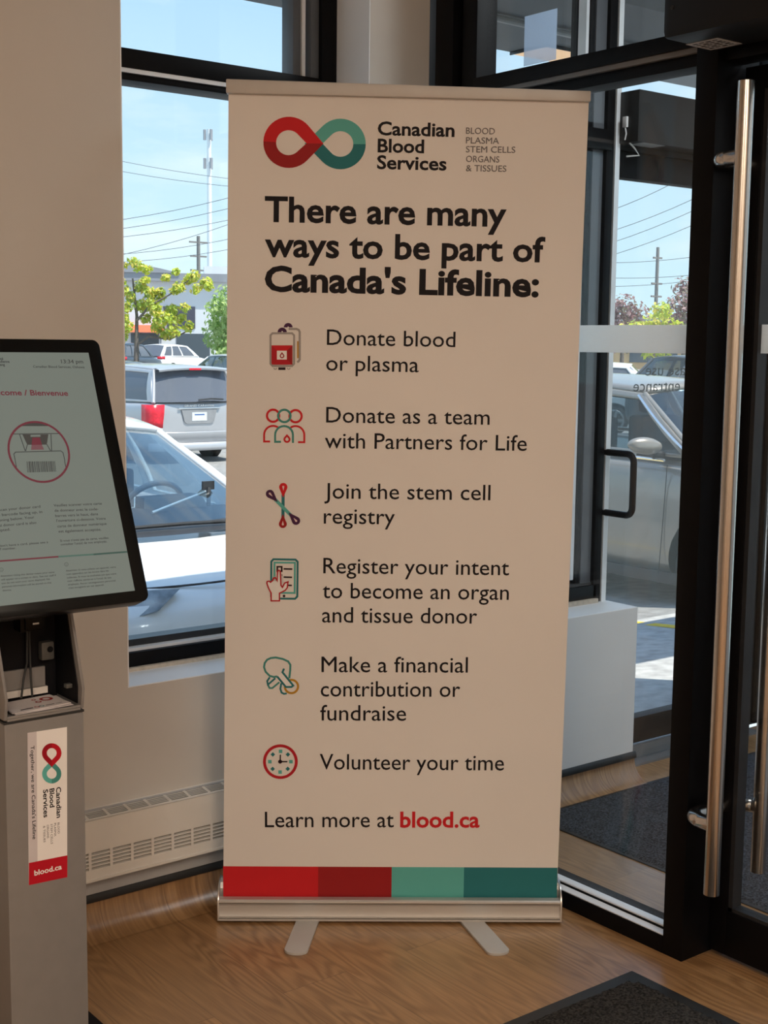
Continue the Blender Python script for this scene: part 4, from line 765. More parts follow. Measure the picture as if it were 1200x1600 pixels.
# ================================================================== roll-up banner
K3 = lambda n, c, r_=0.55: mat(n, c, r_, var=0.02, scale=6, spec=0.12)
BM = {'ink': K3('print_charcoal', (0.014, 0.012, 0.015)), 'grey': K3('print_grey', (0.19, 0.18, 0.18)), 'black': K3('print_black', (0.03, 0.015, 0.02)),
      'red': K3('print_red', (0.62, 0.022, 0.028)), 'red_m': K3('print_mid_red', (0.48, 0.02, 0.03)), 'red_d': K3('print_dark_red', (0.34, 0.02, 0.022)),
      'teal': K3('print_teal', (0.12, 0.46, 0.42)), 'teal_m': K3('print_mid_teal', (0.07, 0.29, 0.26)), 'teal_d': K3('print_dark_teal', (0.03, 0.19, 0.21)),
      'gold': K3('print_gold', (0.52, 0.27, 0.03)), 'bag': K3('print_warm_grey', (0.36, 0.34, 0.33)), 'purple': K3('print_purple', (0.075, 0.025, 0.075)),
      'white': K3('print_white', (0.86, 0.84, 0.83)), 'pink': K3('print_pink', (0.80, 0.62, 0.62))}
M_vinyl = mat('banner_vinyl', (0.80, 0.77, 0.745), 0.5, var=0.015, scale=2.5, spec=0.3)
BN = empty('rollup_banner', (2.06549, 2.58497, 0.0), -0.648086)
tag(BN, 'tall white roll-up banner with coloured printed icons standing on the wood floor', 'banner')
g = MB()
TLc, TRc, BRc, BLc = (-0.4112, 2.085), (0.4565, 2.078), (0.433, 0.04), (-0.4310, 0.04)
g.prism([(p[0], 0.0300, p[1]) for p in (TLc, TRc, BRc, BLc)], (0, 0.0008, 0), M_vinyl)
zs0, zs1 = 0.045, 0.1415
for xa, xb, c in ((-0.4308, -0.186, 'red'), (-0.186, 0.004, 'red_d'), (0.004, 0.191, 'teal'), (0.191, 0.4335, 'teal_d')):
    g.face([(xa, 0.0296, zs0), (xb, 0.0296, zs0), (xb, 0.0296, zs1), (xa, 0.0296, zs1)], BM[c])
add_art(g, ART['B'], lambda u, v, l: (u, 0.0296 - 0.0002 * l, v), BM)
o = g.build('graphic_panel', M_vinyl, BN, smooth=0); o['label'] = 'white printed panel with logo, headline and icon list'
g = MB()
g.prism([(-0.416, 0.016, 2.073), (0.459, 0.016, 2.0655), (0.459, 0.016, 2.0905), (-0.416, 0.016, 2.106)], (0, 0.028, 0))
g.build('top_rail', mat('satin_rail', (0.52, 0.50, 0.48), 0.5, metal=0.25, var=0.03), BN, 0.003)
M_cass = mat('satin_aluminium', (0.60, 0.585, 0.565), 0.42, metal=0.55, var=0.03, scale=40, aniso=(1, 60, 60))
M_foot = mat('foot_grey_paint', (0.50, 0.485, 0.465), 0.5, metal=0.1, var=0.02)
prof = [(0.0, 0.007), (0.0, 0.0125), (0.006, 0.0130), (0.006, 0.0150), (0.0, 0.0155), (0.0, 0.0175), (0.004, 0.0180), (0.0062, 0.026), (0.0072, 0.036), (0.0062, 0.046), (0.003, 0.0515), (0.008, 0.0520), (0.008, 0.0535), (0.0, 0.0545), (-0.001, 0.057), (-0.0005, 0.0605), (0.003, 0.0635), (0.022, 0.0635), (0.022, 0.035), (0.040, 0.035), (0.040, 0.078), (0.048, 0.092), (0.062, 0.098), (0.082, 0.094), (0.096, 0.080), (0.102, 0.055), (0.102, 0.007)]
g = MB(); g.prism([(-0.441, y, z) for y, z in prof], (0.880, 0, 0)); o = g.build('base_cassette', M_cass, BN, smooth=14); o['label'] = 'silver aluminium base cassette'
cap = [(-0.001, 0.007), (-0.001, 0.058), (0.006, 0.070), (0.018, 0.084), (0.034, 0.094), (0.055, 0.100), (0.080, 0.097), (0.097, 0.084), (0.104, 0.056), (0.104, 0.007)]
for xx in (-0.4435, 0.4390):
    MB().prism([(xx, y, z) for y, z in cap], (0.0045, 0, 0)).build('end_cap', M_silver, BN, 0.001)
def foot(x0, y0, x1, y1):
    g = MB(); d = Vector((x1 - x0, y1 - y0)); L_ = d.length; d.normalize(); nn = Vector((-d.y, d.x)); hw = 0.029; pts = []
    for s in (1, -1): pass
    P = [Vector((x0, y0)) + nn * hw, Vector((x0, y0)) - nn * hw]
    c = Vector((x1, y1)) - d * hw * 0.75
    for i in range(13):
        a = -math.pi / 2 + math.pi * i / 12
        q = c + d * hw * 0.75 * math.cos(a) + nn * hw * math.sin(a); P.append(q)
    g.prism([(p.x, p.y, 0.0) for p in P], (0, 0, 0.007))
    return g.build('foot', M_foot, BN, 0.001)
foot(-0.205, 0.06, -0.236, -0.182); foot(0.196, 0.06, 0.268, -0.180)
MB().tube([(0.02, 0.062, 0.09), (0.03, 0.050, 2.08)], 0.009, 14).build('support_pole', M_silver, BN)

# ================================================================== check-in kiosk
KX, KY = 1.0115, 2.3
KI = empty('check_in_kiosk', (KX, KY, 0.0))
tag(KI, 'slim grey check-in kiosk with tilted portrait touchscreen standing by the window wall', 'kiosk')
M_kiosk = mat('kiosk_grey_paint', (0.23, 0.22, 0.215), 0.42, var=0.03, scale=30, spec=0.4)
M_kdark = mat('kiosk_black', (0.006, 0.006, 0.008), 0.6, var=0.1, spec=0.15)
M_bezel = mat('screen_bezel', (0.004, 0.0045, 0.005), 0.3, var=0.1, spec=0.15)
MB().box(-0.200, 0.226, -0.11, 0.312, 0.0, 0.012).build('base_plate', M_kdark, KI, 0.003)
MB().box(-0.0785, 0.0785, 0.0, 0.235, 0.012, 0.785).build('column', M_kiosk, KI, 0.004)
g = MB()
chk = [(0.0, 0.792), (-0.0065, 0.832), (0.041, 0.972), (0.062, 1.035), (0.21, 1.05), (0.235, 0.792)]
for xx in (-0.0785, 0.0725): g.prism([(xx, y, z) for y, z in chk], (0.006, 0, 0), M_kiosk)
g.box(-0.0725, 0.0725, 0.0, 0.235, 0.789, 0.794, M_kiosk)
g.box(-0.0725, 0.0725, 0.0, 0.004, 0.794, 0.799, M_kiosk)
g.build('cheek_housing', M_kiosk, KI, 0.0015)
g = MB(); g.box(-0.0724, 0.0724, 0.105, 0.115, 0.795, 1.05); g.box(-0.0724, 0.0724, 0.06, 0.20, 1.02, 1.05)
for xx in (-0.0724, 0.0704):
    g.prism([(xx, y, z) for y, z in ((0.012, 0.80), (0.010, 0.832), (0.052, 0.972), (0.07, 1.03), (0.2, 1.04), (0.2, 0.80))], (0.002, 0, 0))
g.build('inner_lining', M_kdark, KI, smooth=0)
MB().box(-0.079, 0.079, -0.0005, 0.2355, 0.785, 0.789).build('seam_gasket', M_rubber, KI, smooth=0)
MB().box(-0.060, 0.046, 0.099, 0.105, 0.820, 0.858).build('back_plate', M_kiosk, KI, smooth=0)
MB().box(-0.058, 0.050, 0.097, 0.1045, 0.8055, 0.8185).build('paper_label', mat('label_paper', (0.72, 0.68, 0.64), 0.7), KI, smooth=0)
sc_ = MB().box(-0.014, 0.036, 0.070, 0.104, 0.936, 1.019).box(-0.006, 0.030, 0.064, 0.070, 0.940, 0.985).build('card_scanner', M_bezel, KI, 0.002); sc_['label'] = 'black barcode scanner module'
MB().tube([(0.012, 0.0635, 0.969), (0.012, 0.0590, 0.969)], 0.0048, 16).build('lens', M_alu, sc_)
MB().box(0.008, 0.020, 0.0625, 0.0640, 0.950, 0.953).build('status_light', M_alu, sc_, smooth=0)
pw = MB().box(0.034, 0.060, 0.085, 0.1045, 0.872, 0.908).build('power_adapter', mat('adapter_grey', (0.09, 0.09, 0.085), 0.5), KI, 0.004); pw['label'] = 'grey power adapter'
MB().tube([(0.051, 0.085, 0.893), (0.051, 0.0835, 0.893)], 0.006, 16).build('socket', M_kdark, pw)
for pts in (((0.012, 0.10, 0.94), (0.006, 0.09, 0.872), (-0.004, 0.085, 0.84), (-0.012, 0.078, 0.808)), ((0.016, 0.10, 0.94), (0.0125, 0.09, 0.872), (0.011, 0.085, 0.84), (0.010, 0.078, 0.808))):
    MB().tube(pts, 0.0022, 10).build('cable', M_rubber, KI)
us = MB().box(0.058, 0.0704, 0.03, 0.042, 0.826, 0.834).build('usb_plug', mat('adapter_grey', (0.3, 0.3, 0.28)), KI, 0.001)
# touchscreen, leaning back
ud = Vector((0.0, 0.3770641, 0.926187)); nd = Vector((0.0, -0.926187, 0.3770641)); od = Vector((1.14766 - KX, 2.2 - KY, 1.02630))
SF = lambda u, v, d: tuple(od + Vector((u, 0, 0)) + ud * v + nd * d)
def rrect(u0, u1, v0, v1, r_, n=6):
    P = []
    for cx, cy, a0 in ((u1 - r_, v1 - r_, 0), (u0 + r_, v1 - r_, 90), (u0 + r_, v0 + r_, 180), (u1 - r_, v0 + r_, 270)):
        for i in range(n + 1):
            a = math.radians(a0 + 90 * i / n); P.append((cx + r_ * math.cos(a), cy + r_ * math.sin(a)))
    return P
g = MB(); g.prism([SF(u, v, 0.0) for u, v in rrect(-0.304, 0.0265, -0.021, 0.494, 0.014)], nd * -0.040)
hs = g.build('screen_housing', M_bezel, KI, 0.002); hs['label'] = 'black monitor with rounded corners'
DM = {'d_bg': glow('screen_background', (0.150, 0.172, 0.148), 1.0), 'd_ink': glow('screen_ink', (0.030, 0.032, 0.034), 1.0), 'd_red': glow('screen_red', (0.125, 0.018, 0.032), 1.0),
      'd_pink': glow('screen_pink', (0.15, 0.06, 0.07), 1.0), 'd_dark': glow('screen_dark_grey', (0.040, 0.040, 0.037), 1.0), 'd_teal': glow('screen_teal', (0.06, 0.125, 0.10), 1.0), 'd_teald': glow('screen_dark_teal', (0.03, 0.075, 0.062), 1.0)}
g = MB(); g.face([SF(-0.2775, 0, 0.0006), SF(0, 0, 0.0006), SF(0, 0.467, 0.0006), SF(-0.2775, 0.467, 0.0006)], DM['d_bg'])
add_art(g, ART['D'], lambda u, v, l: SF(u, v, 0.0006 + 0.0001 * l), DM)
ds = g.build('display', DM['d_bg'], hs, smooth=0); ds['label'] = 'lit portrait display with bilingual welcome page'
MB().prism([SF(-0.19, 0.05, -0.040), SF(-0.09, 0.05, -0.040), SF(-0.09, 0.20, -0.040), SF(-0.19, 0.20, -0.040)], (0, 0.10, -0.02)).build('screen_bracket', M_kdark, KI, smooth=0)
# sticker on the column
SM = {'s_ink': BM['ink'], 's_grey': BM['grey'], 's_red': K3('sticker_red', (0.50, 0.012, 0.025)), 's_redd': K3('sticker_dark_red', (0.34, 0.01, 0.02)), 's_teal': BM['teal'], 's_teald': BM['teal_m'], 's_white': BM['white']}
so = Vector((0.972 - KX, -0.0004, 0.47)); ST = lambda u, v, l: (so.x + u, so.y - 0.0003 - 0.0001 * l, so.z + v)
g = MB(); g.prism([ST(*p, 0) for p in ((0.005, 0.293), (0.083, 0.291), (0.078, -0.002), (0.001, 0.001))], (0, 0.0003, 0), BM['white'])
g.face([ST(*p, 1) for p in ((0.005, 0.293), (0.0225, 0.2926), (0.0190, 0.0435), (0.002, 0.044))], K3('sticker_lilac_grey', (0.62, 0.58, 0.60)))
g.face([ST(*p, 1) for p in ((0.002, 0.044), (0.079, 0.041), (0.078, -0.002), (0.001, 0.001))], SM['s_red'])
add_art(g, ART['S'], lambda u, v, l: ST(u, v, 1 + l), SM)
o = g.build('column_sticker', BM['white'], KI, smooth=0); o['label'] = 'white and red printed sticker down the column'

# leaflets lying in the kiosk tray
M_leaf = mat('leaflet_paper', (0.72, 0.66, 0.66), 0.6, var=0.04)
for i, (lx, ly, rz, lab) in enumerate(((0.000, 0.053, 0.10, 'white and red donor leaflet on top in the kiosk tray'), (0.003, 0.051, -0.05, 'second donor leaflet peeking out under the top one'), (0.004, 0.050, 0.03, 'bottom donor leaflet flat on the kiosk tray'))):
    g = MB(); zz = 0.0; w_, h_ = 0.058, 0.040
    g.box(-w_, w_, -h_, h_, 0, 0.0012, M_leaf)
    fr2 = lambda u, v, l: (u, v, 0.00125 + 0.00005 * l)
    ring = lambda cx, cy, r0, r1, c: g.grid([[fr2(cx + rr_ * math.cos(2 * math.pi * k / 20), cy + rr_ * math.sin(2 * math.pi * k / 20), 1) for k in range(20)] for rr_ in (r0, r1)], c, close=True)
    ring(0.036, 0.014, 0.007, 0.013, BM['red_d']); ring(0.014, 0.004, 0.003, 0.0062, BM['red_d']); ring(0.014, 0.022, 0.002, 0.0045, BM['red_d'])
    ring(-0.006, -0.026, 0.003, 0.005, BM['red_d']); ring(0.004, -0.026, 0.003, 0.005, BM['teal_d'])
    for (a0, a1, b0, b1) in ((-0.040, -0.014, -0.029, -0.024), (0.012, 0.030, -0.0285, -0.0255), (0.033, 0.046, -0.028, -0.026)):
        g.face([fr2(a0, b0, 1), fr2(a1, b0, 1), fr2(a1, b1, 1), fr2(a0, b1, 1)], BM['ink'])
    o = g.build('donor_leaflet', M_leaf, None, smooth=0)
    o.location = (KX + lx, KY + ly, 0.7995 - 0.0013 * i + 0.0005); o.rotation_euler = (0, 0, rz)
    tag(o, lab, 'leaflet', 'donor leaflets in the kiosk tray')

# ================================================================== baseboard heater
HT = empty('baseboard_heater', (1.7, 2.97, 0.16))
tag(HT, 'long cream metal baseboard heater with slotted grilles under the window', 'heater')
M_heat = mat('heater_enamel', (0.70, 0.66, 0.60), 0.45, var=0.03, scale=8)
x0, x1, yf = 0.30, 2.44, 2.9414
g = MB(); g.prism([(x0, 2.9995, 0.105), (x0, 2.9995, 0.322), (x0, 2.985, 0.322), (x0, 2.985, 0.105)], (x1 - x0, 0, 0))
g.box(x0, x0 + 0.004, yf, 2.9995, 0.16, 0.318); g.box(x1 - 0.004, x1, yf, 2.9995, 0.16, 0.318)
part(g, 'back_plate', mat('heater_grey', (0.42, 0.42, 0.42), 0.6), HT, smooth=0)
part(MB().box(x0 + 0.005, x1 - 0.005, yf + 0.016, 2.984, 0.165, 0.275), 'heating_core', mat('heater_inside', (0.012, 0.011, 0.010), 0.9, spec=0.1), HT, smooth=0)
g = MB(); g.box(x0, x1, yf, yf + 0.002, 0.2325, 0.3135).box(x0, x1, yf, yf + 0.002, 0.163, 0.1845).box(x0, x1, yf - 0.004, yf + 0.01, 0.157, 0.163)
pitch = 0.0575; n = int((x1 - x0) / pitch)
xs = [1.4073 - 0.0068 + pitch * k for k in range(-19, 19)]
for xx in xs:
    if x0 < xx < x1: g.box(xx, xx + 0.0075, yf, yf + 0.002, 0.1845, 0.2325)
part(g, 'front_cover', M_heat, HT, smooth=0)
g = MB()
for k in range(6):
    zz = 0.1845 + 0.0094 * k
    g.prism([(x0, yf + 0.0005, zz - 0.0010), (x0, yf + 0.0005, zz + 0.0020), (x0, yf + 0.0085, zz + 0.0042), (x0, yf + 0.0085, zz + 0.0032)], (x1 - x0, 0, 0))
part(g, 'front_louvres', M_heat, HT, smooth=0)
g = MB(); tz = lambda y_: 0.3135 + (y_ - yf) / (3.0 - yf) * 0.0095
def tbar(xa, xb, ya, yb):
    g.prism([(xa, ya, tz(ya)), (xb, ya, tz(ya)), (xb, yb, tz(yb)), (xa, yb, tz(yb))], (0, 0, -0.0008))
tbar(x0, x1, yf, yf + 0.010); tbar(x0, x1, 2.9865, 2.9995)
for k in range(1, 5): tbar(x0, x1, yf + 0.010 + 0.0073 * k - 0.0018, yf + 0.010 + 0.0073 * k)
for xx in xs:
    if x0 < xx < x1: tbar(xx, xx + 0.0075, yf + 0.010, 2.9865)
part(g, 'top_grille', M_heat, HT, smooth=0)

# ================================================================== floor mats
M_pile = carpet('charcoal_pile', (0.012, 0.012, 0.012), (0.062, 0.058, 0.054))
M_pile2 = carpet('blue_black_pile', (0.015, 0.018, 0.022), (0.085, 0.095, 0.11))
def carpet_mat(name, X0, X1, Y0, Y1, border, step, pm, label, thick=0.009, chamfer=0.03):
    r = empty(name, ((X0 + X1) / 2, (Y0 + Y1) / 2, 0.0)); tag(r, label, 'floor mat')
    part(MB().box(X0, X1, Y0, Y1, 0.0005, 0.0035), 'rubber_border', M_rubber, r, 0.001)
    rnd = random.Random(3); nx = int((X1 - X0 - 2 * border) / step); ny = int((Y1 - Y0 - 2 * border) / step)
    rows = []
    for j in range(ny + 1):
        row = []
        for i in range(nx + 1):
            xx = X0 + border + (X1 - X0 - 2 * border) * i / nx; yy = Y0 + border + (Y1 - Y0 - 2 * border) * j / ny
            e_ = min(i, j, nx - i, ny - j)
            dx, dy = X1 - border - xx, Y1 - border - yy
            if dx + dy < chamfer: s_ = (chamfer - dx - dy) / 2; xx -= s_; yy -= s_; e_ = 0
            z_ = 0.0036 if e_ == 0 else thick + rnd.uniform(-0.0022, 0.0022)
            row.append((xx + rnd.uniform(-1, 1) * step * 0.3, yy + rnd.uniform(-1, 1) * step * 0.3, z_))
        rows.append(row)
    g = MB(); g.grid(rows); part(g, 'pile', pm, r, smooth=180)
    return r
carpet_mat('floor_mat', 1.25, 2.364, 1.05, 2.030, 0.032, 0.008, M_pile, 'charcoal pile mat with rubber edge on the wood floor, nearest the viewer')
carpet_mat('entrance_mat', 2.905, 4.35, 1.20, 2.945, 0.014, 0.012, M_pile2, 'dark blue-grey pile mat on the vestibule floor behind the glass partition', chamfer=0.0)

# ================================================================== door operators, notice, soffit fittings
M_op = mat('operator_black', (0.008, 0.008, 0.009), 0.42, var=0.1, spec=0.2)
M_lab = mat('label_silver', (0.42, 0.42, 0.42), 0.5)
OP = empty('door_operator', (2.41, 1.5, 2.137)); tag(OP, 'black door operator housing mounted over the inner glass door, nearest the viewer', 'door operator')
part(MB().box(2.315, 2.4995, 0.95, 2.000, 2.137, 2.50), 'housing', M_op, OP, 0.018)
g = MB().box(2.385, 2.470, 1.905, 1.990, 2.1362, 2.1372, M_lab)
for k in range(5):
    for j in range(4):
        xx = 2.395 + 0.014 * k; yy = 1.915 + 0.018 * j
        g.box(xx, xx + 0.004 + 0.003 * ((k + j) % 2), yy, yy + 0.012, 2.1358, 2.1364, M_black)
part(g, 'rating_label', M_lab, OP, smooth=0, label='silver rating label with dark print')
part(MB().tube([(2.3155, 1.972, 2.20), (2.3135, 1.972, 2.20)], 0.0045, 14), 'screw', M_frame, OP)
O2 = empty('door_operator', (3.9, 3.1, 2.15)); tag(O2, 'black door operator housing over the outer door, seen through the glass partition', 'door operator')
part(MB().box(3.442, 4.45, 3.056, 3.139, 2.151, 2.317), 'housing', mat('operator_charcoal', (0.020, 0.019, 0.0185), 0.45, spec=0.3), O2, 0.003)
part(MB().box(3.475, 3.585, 3.063, 3.125, 2.1500, 2.1509), 'rating_label', M_lab, O2, smooth=0, label='silver rating label')
cn = part(MB().box(3.432, 3.442, 3.10, 3.118, 2.20, 2.235), 'connector', M_white, O2, 0.002, label='white plug connector')
MB().tube([(3.437, 3.109, 2.20), (3.437, 3.104, 2.18), (3.438, 3.11, 2.16)], 0.0025, 8).build('cable', M_white, cn)
part(MB().tube([(3.45, 3.10, 2.151), (3.47, 3.095, 2.135), (3.50, 3.10, 2.115), (3.46, 3.12, 2.110)], 0.003, 8), 'cable', M_white, O2, label='short white cable loop')
nb = MB().box(2.5440, 2.5455, 2.546, 2.664, 2.212, 2.338).build('taped_notice', frosted('pale_blue_sheet', (0.62, 0.76, 0.95), 0.55), smooth=0)
tag(nb, 'pale blue translucent sheet taped to the upper partition glass', 'notice')
lp = empty('soffit_glow', (4.01, 4.02, 2.652)); tag(lp, 'glowing panel standing in for the warm-lit underside of the dark entrance canopy', 'soffit panel')  # warm light on the soffit, put into an emissive panel
part(MB().box(3.87, 4.15, 3.925, 4.125, 2.651, 2.6595), 'glow_panel', glow('warm_soffit_glow', (0.85, 0.52, 0.26), 1.0), lp, smooth=0)
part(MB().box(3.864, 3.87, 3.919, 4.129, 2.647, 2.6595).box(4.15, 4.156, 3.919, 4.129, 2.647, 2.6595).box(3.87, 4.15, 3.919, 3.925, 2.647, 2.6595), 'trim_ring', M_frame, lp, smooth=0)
cd = MB().tube([(2.0, 3.66, 2.642), (5.6, 3.74, 2.642)], 0.013, 10).build('conduit_pipe', mat('conduit_grey', (0.5, 0.5, 0.5), 0.5)); tag(cd, 'thin grey conduit pipe running under the canopy', 'pipe')

# ================================================================== cars
M_tyre = mat('tyre', (0.02, 0.02, 0.02), 0.8); M_rim = mat('alloy_rim', (0.5, 0.5, 0.5), 0.3, metal=0.8)
M_carglass = glass('car_glass', (0.45, 0.52, 0.55), 1.0)
M_privacy = mat('privacy_glass', (0.11, 0.12, 0.145), 0.08, spec=0.6, var=0.05)
M_clearshield = glass('windscreen_glass', (0.56, 0.70, 0.80), 2.6)
M_lampred = mat('tail_lamp_red', (0.75, 0.02, 0.04), 0.25, var=0.2, scale=40)
M_lampclear = mat('lamp_clear', (0.62, 0.66, 0.70), 0.15, var=0.25, scale=25)
M_plastic = mat('black_plastic', (0.025, 0.025, 0.028), 0.5)
M_dash = mat('dashboard', (0.035, 0.037, 0.045), 0.7)
M_seat = mat('seat_fabric', (0.06, 0.06, 0.07), 0.9)
M_chrome = mat('chrome', (0.75, 0.76, 0.78), 0.15, metal=0.9)
M_plate = mat('licence_plate', (0.75, 0.80, 0.82), 0.5)
def paint(name, col, metal=0.25, rough=0.28): return mat(name, col, rough, metal, var=0.02, scale=2, coat=0.6)

def finish(o, subsurf=1, cutters=None):
    """evaluates subdivision and wheel-arch cuts into the mesh"""
    if subsurf:
        s = o.modifiers.new('s', 'SUBSURF'); s.levels = subsurf; s.render_levels = subsurf
    if cutters:
        b = o.modifiers.new('b', 'BOOLEAN'); b.operation = 'DIFFERENCE'; b.object = cutters; b.solver = 'EXACT'; b.material_mode = 'TRANSFER'
    bpy.context.view_layer.update()
    me = bpy.data.meshes.new_from_object(o.evaluated_get(bpy.context.evaluated_depsgraph_get()))
    o.modifiers.clear(); old = o.data; o.data = me; bpy.data.meshes.remove(old)
    bm = bmesh.new(); bm.from_mesh(me)
    for f_ in bm.faces: f_.smooth = True
    for e_ in bm.edges: e_.smooth = not (len(e_.link_faces) == 2 and e_.calc_face_angle(0) > 0.6)
    bm.to_mesh(me); bm.free()

def car(name, label, cat, loc, rz, pm, hw, st, Ab, At, Ct, Cb, wins, wheels, glass_side=None, glass_rear=None, glass_front=None, bowb=0.22, bowt=0.10, roof_m=None, arches=True, belt_m=None):
    """nose at local y = 0, tail at +y; st = stations (u, width factor, sill z, shoulder z, crown z)"""
    r = empty(name, loc, rz); tag(r, label, cat)
    rows = []
    for u, wf, zb, zs, zc in st:
        h = hw * wf
        half = [(0, zb), (h * .72, zb), (h * .93, zb + .03), (h * .985, zb + .14), (h, zb + (zs - zb) * .5), (h * .995, zs - .14), (h * .965, zs - .035), (h * .86, zs + (zc - zs) * .45), (h * .45, zc - (zc - zs) * .12), (0, zc)]
        ring = [(v, u, z) for v, z in half] + [(-v, u, z) for v, z in half[-2:0:-1]]
        rows.append(ring)
    g = MB(); vv = g.grid(rows, pm, close=True)
    g.bm.faces.new(vv[0][::-1]); g.bm.faces.new(vv[-1])
    body = g.build('lower_body', pm, r, smooth=180)
    cut = None
    if arches:
        c = MB()
        for uw, rw in wheels:
            for s in (1, -1):
                c.tube([(s * (hw - .26), uw, rw), (s * (hw + .2), uw, rw)], rw + .055, 28, M_plastic)
        cut = c.build('cutter', M_plastic, r)
    finish(body, 1, cut)
    if cut: bpy.data.objects.remove(cut)
    # greenhouse
    def side(s, k, t, off=0.0):
        a = [Ab[i] + (Cb[i] - Ab[i]) * k for i in range(3)]; b = [At[i] + (Ct[i] - At[i]) * k for i in range(3)]
        hmp = 0.05 * math.sin(math.pi * k)
        u = a[0] + (b[0] - a[0]) * t; z = a[1] + (b[1] + hmp * t - a[1]) * t; v = a[2] + hmp * 0.6 * (1 - t) + (b[2] - a[2] - hmp * 0.3 * (1 - t)) * t + 0.035 * math.sin(math.pi * t)
        return (s * (v + off), u, z)
    ks = sorted(set([0.0, 1.0] + [q for w_ in wins for q in w_])); ts = [0.0, 0.06, 0.9, 1.0]
    def fine(a, b, n): return [a + (b - a) * i / n for i in range(n + 1)]
    for s in (1, -1):
        g = MB()
        for k0, k1 in zip(ks, ks[1:]):
            isw = (k0, k1) in wins
            for t0, t1 in zip(ts, ts[1:]):
                if isw and t0 == 0.06: continue
                g.grid([[side(s, k, t) for k in fine(k0, k1, 5)] for t in fine(t0, t1, 3)])
        bmesh.ops.remove_doubles(g.bm, verts=g.bm.verts, dist=0.0005)
        o = g.build('side_frame', belt_m or pm, r, smooth=50)
        m_ = o.modifiers.new('s', 'SOLIDIFY'); m_.thickness = 0.03; m_.offset = 0
        for k0, k1 in wins:
            g = MB(); g.grid([[side(s, k, t, -0.008) for k in fine(k0 - .004, k1 + .004, 5)] for t in fine(0.05, 0.91, 4)])
            g.build('side_window', glass_side or M_privacy, r, smooth=180)
    def cross(P, Q, bow0, bow1, a, t):
        u = (P[0] - bow0 * (1 - a * a)) * (1 - t) + (Q[0] - bow1 * (1 - a * a)) * t
        v = a * (P[2] * (1 - t) + Q[2] * t); z = P[1] + (Q[1] - P[1]) * t + 0.045 * t * (1 - a * a)
        return (v, u, z)
    A9 = [i / 5 - 1 for i in range(11)]
    g = MB(); g.grid([[cross(Ab, At, bowb, bowt, a, t) for a in A9] for t in fine(0, 1, 5)]); g.build('windshield', glass_front or M_carglass, r, smooth=180)
    g = MB(); g.grid([[cross(Cb, Ct, -.10, -.05, a, t) for a in A9] for t in fine(0, 1, 5)]); g.build('rear_window', glass_rear or glass_side or M_privacy, r, smooth=180)
    g = MB(); rows = []
    for i in range(9):
        k = i / 8; row = []
        for a in A9:
            u = (At[0] - bowt * (1 - a * a)) * (1 - k) + (Ct[0] + .05 * (1 - a * a)) * k
            p = side(1, k, 1.0); row.append((a * p[0], u, p[2] + 0.045 * (1 - a * a)))
        rows.append(row)
    g.grid(rows); o = g.build('roof', roof_m or pm, r, smooth=180); m_ = o.modifiers.new('s', 'SOLIDIFY'); m_.thickness = 0.025; m_.offset = 1
    for s in (1, -1):
        g = MB(); g.tube([cross(Ab, At, bowb, bowt, s, t) for t in fine(-0.03, 1, 6)], 0.022, 8); g.build('front_pillar', pm, r, smooth=60)
        g = MB(); g.tube([cross(Cb, Ct, -.1, -.05, s, t) for t in fine(-0.02, 1, 6)], 0.035, 8); g.build('rear_pillar', pm, r, smooth=60)
    # wheels
    for uw, rw in wheels:
        for s in (1, -1):
            xo = s * (hw - 0.012); xi = s * (hw - 0.225)
            t_ = MB(); t_.tube([(xi, uw, rw), (xi + (xo - xi) * .12, uw, rw), (xo - (xo - xi) * .12, uw, rw), (xo, uw, rw)], [rw * .93, rw, rw, rw * .93], 32)
            w_ = t_.build('wheel', M_tyre, r, smooth=50)
            d = MB(); d.tube([(xo - s * .01, uw, rw), (xo + s * .006, uw, rw)], rw * .22, 16)
            for k in range(5):
                a = 2 * math.pi * k / 5; c_, s_ = math.cos(a), math.sin(a)
                d.prism([(xo - s * .008, uw + rw * .64 * c_ - .035 * s_, rw + rw * .64 * s_ + .035 * c_), (xo - s * .008, uw + rw * .64 * c_ + .035 * s_, rw + rw * .64 * s_ - .035 * c_), (xo - s * .008, uw + .03 * s_, rw - .03 * c_), (xo - s * .008, uw - .03 * s_, rw + .03 * c_)], (s * .012, 0, 0))
            d.grid([[(xo + dx, uw + rw * q * math.cos(2 * math.pi * k / 28), rw + rw * q * math.sin(2 * math.pi * k / 28)) for k in range(28)] for q, dx in ((.60, 0.0), (.62, s * .006), (.70, s * .006), (.72, 0.0))], close=True)
            d.build('rim', M_rim, w_, smooth=50)
    return r
def mirror(r, s, u, z, hw, pm):
    g = MB(); rows = []
    for i in range(9):
        a = i / 8; wv = 0.085 * math.sin(math.pi * min(1, a * .9 + .1)) ** .6 + 0.012
        rows.append([(s * (hw + .015 + .25 * a), u + .055 * a + wv * .55 * math.cos(2 * math.pi * k / 14), z + .02 * a + wv * .62 * math.sin(2 * math.pi * k / 14)) for k in range(14)])
    vv = g.grid(rows, close=True); g.bm.faces.new(vv[0]); g.bm.faces.new(vv[-1][::-1])
    o = g.build('side_mirror', pm, r, smooth=60)
    MB().tube([(s * (hw - .06), u + .03, z - .06), (s * (hw + .06), u + .03, z - .045)], 0.028, 10).build('mirror_foot', M_plastic, o)
    return o

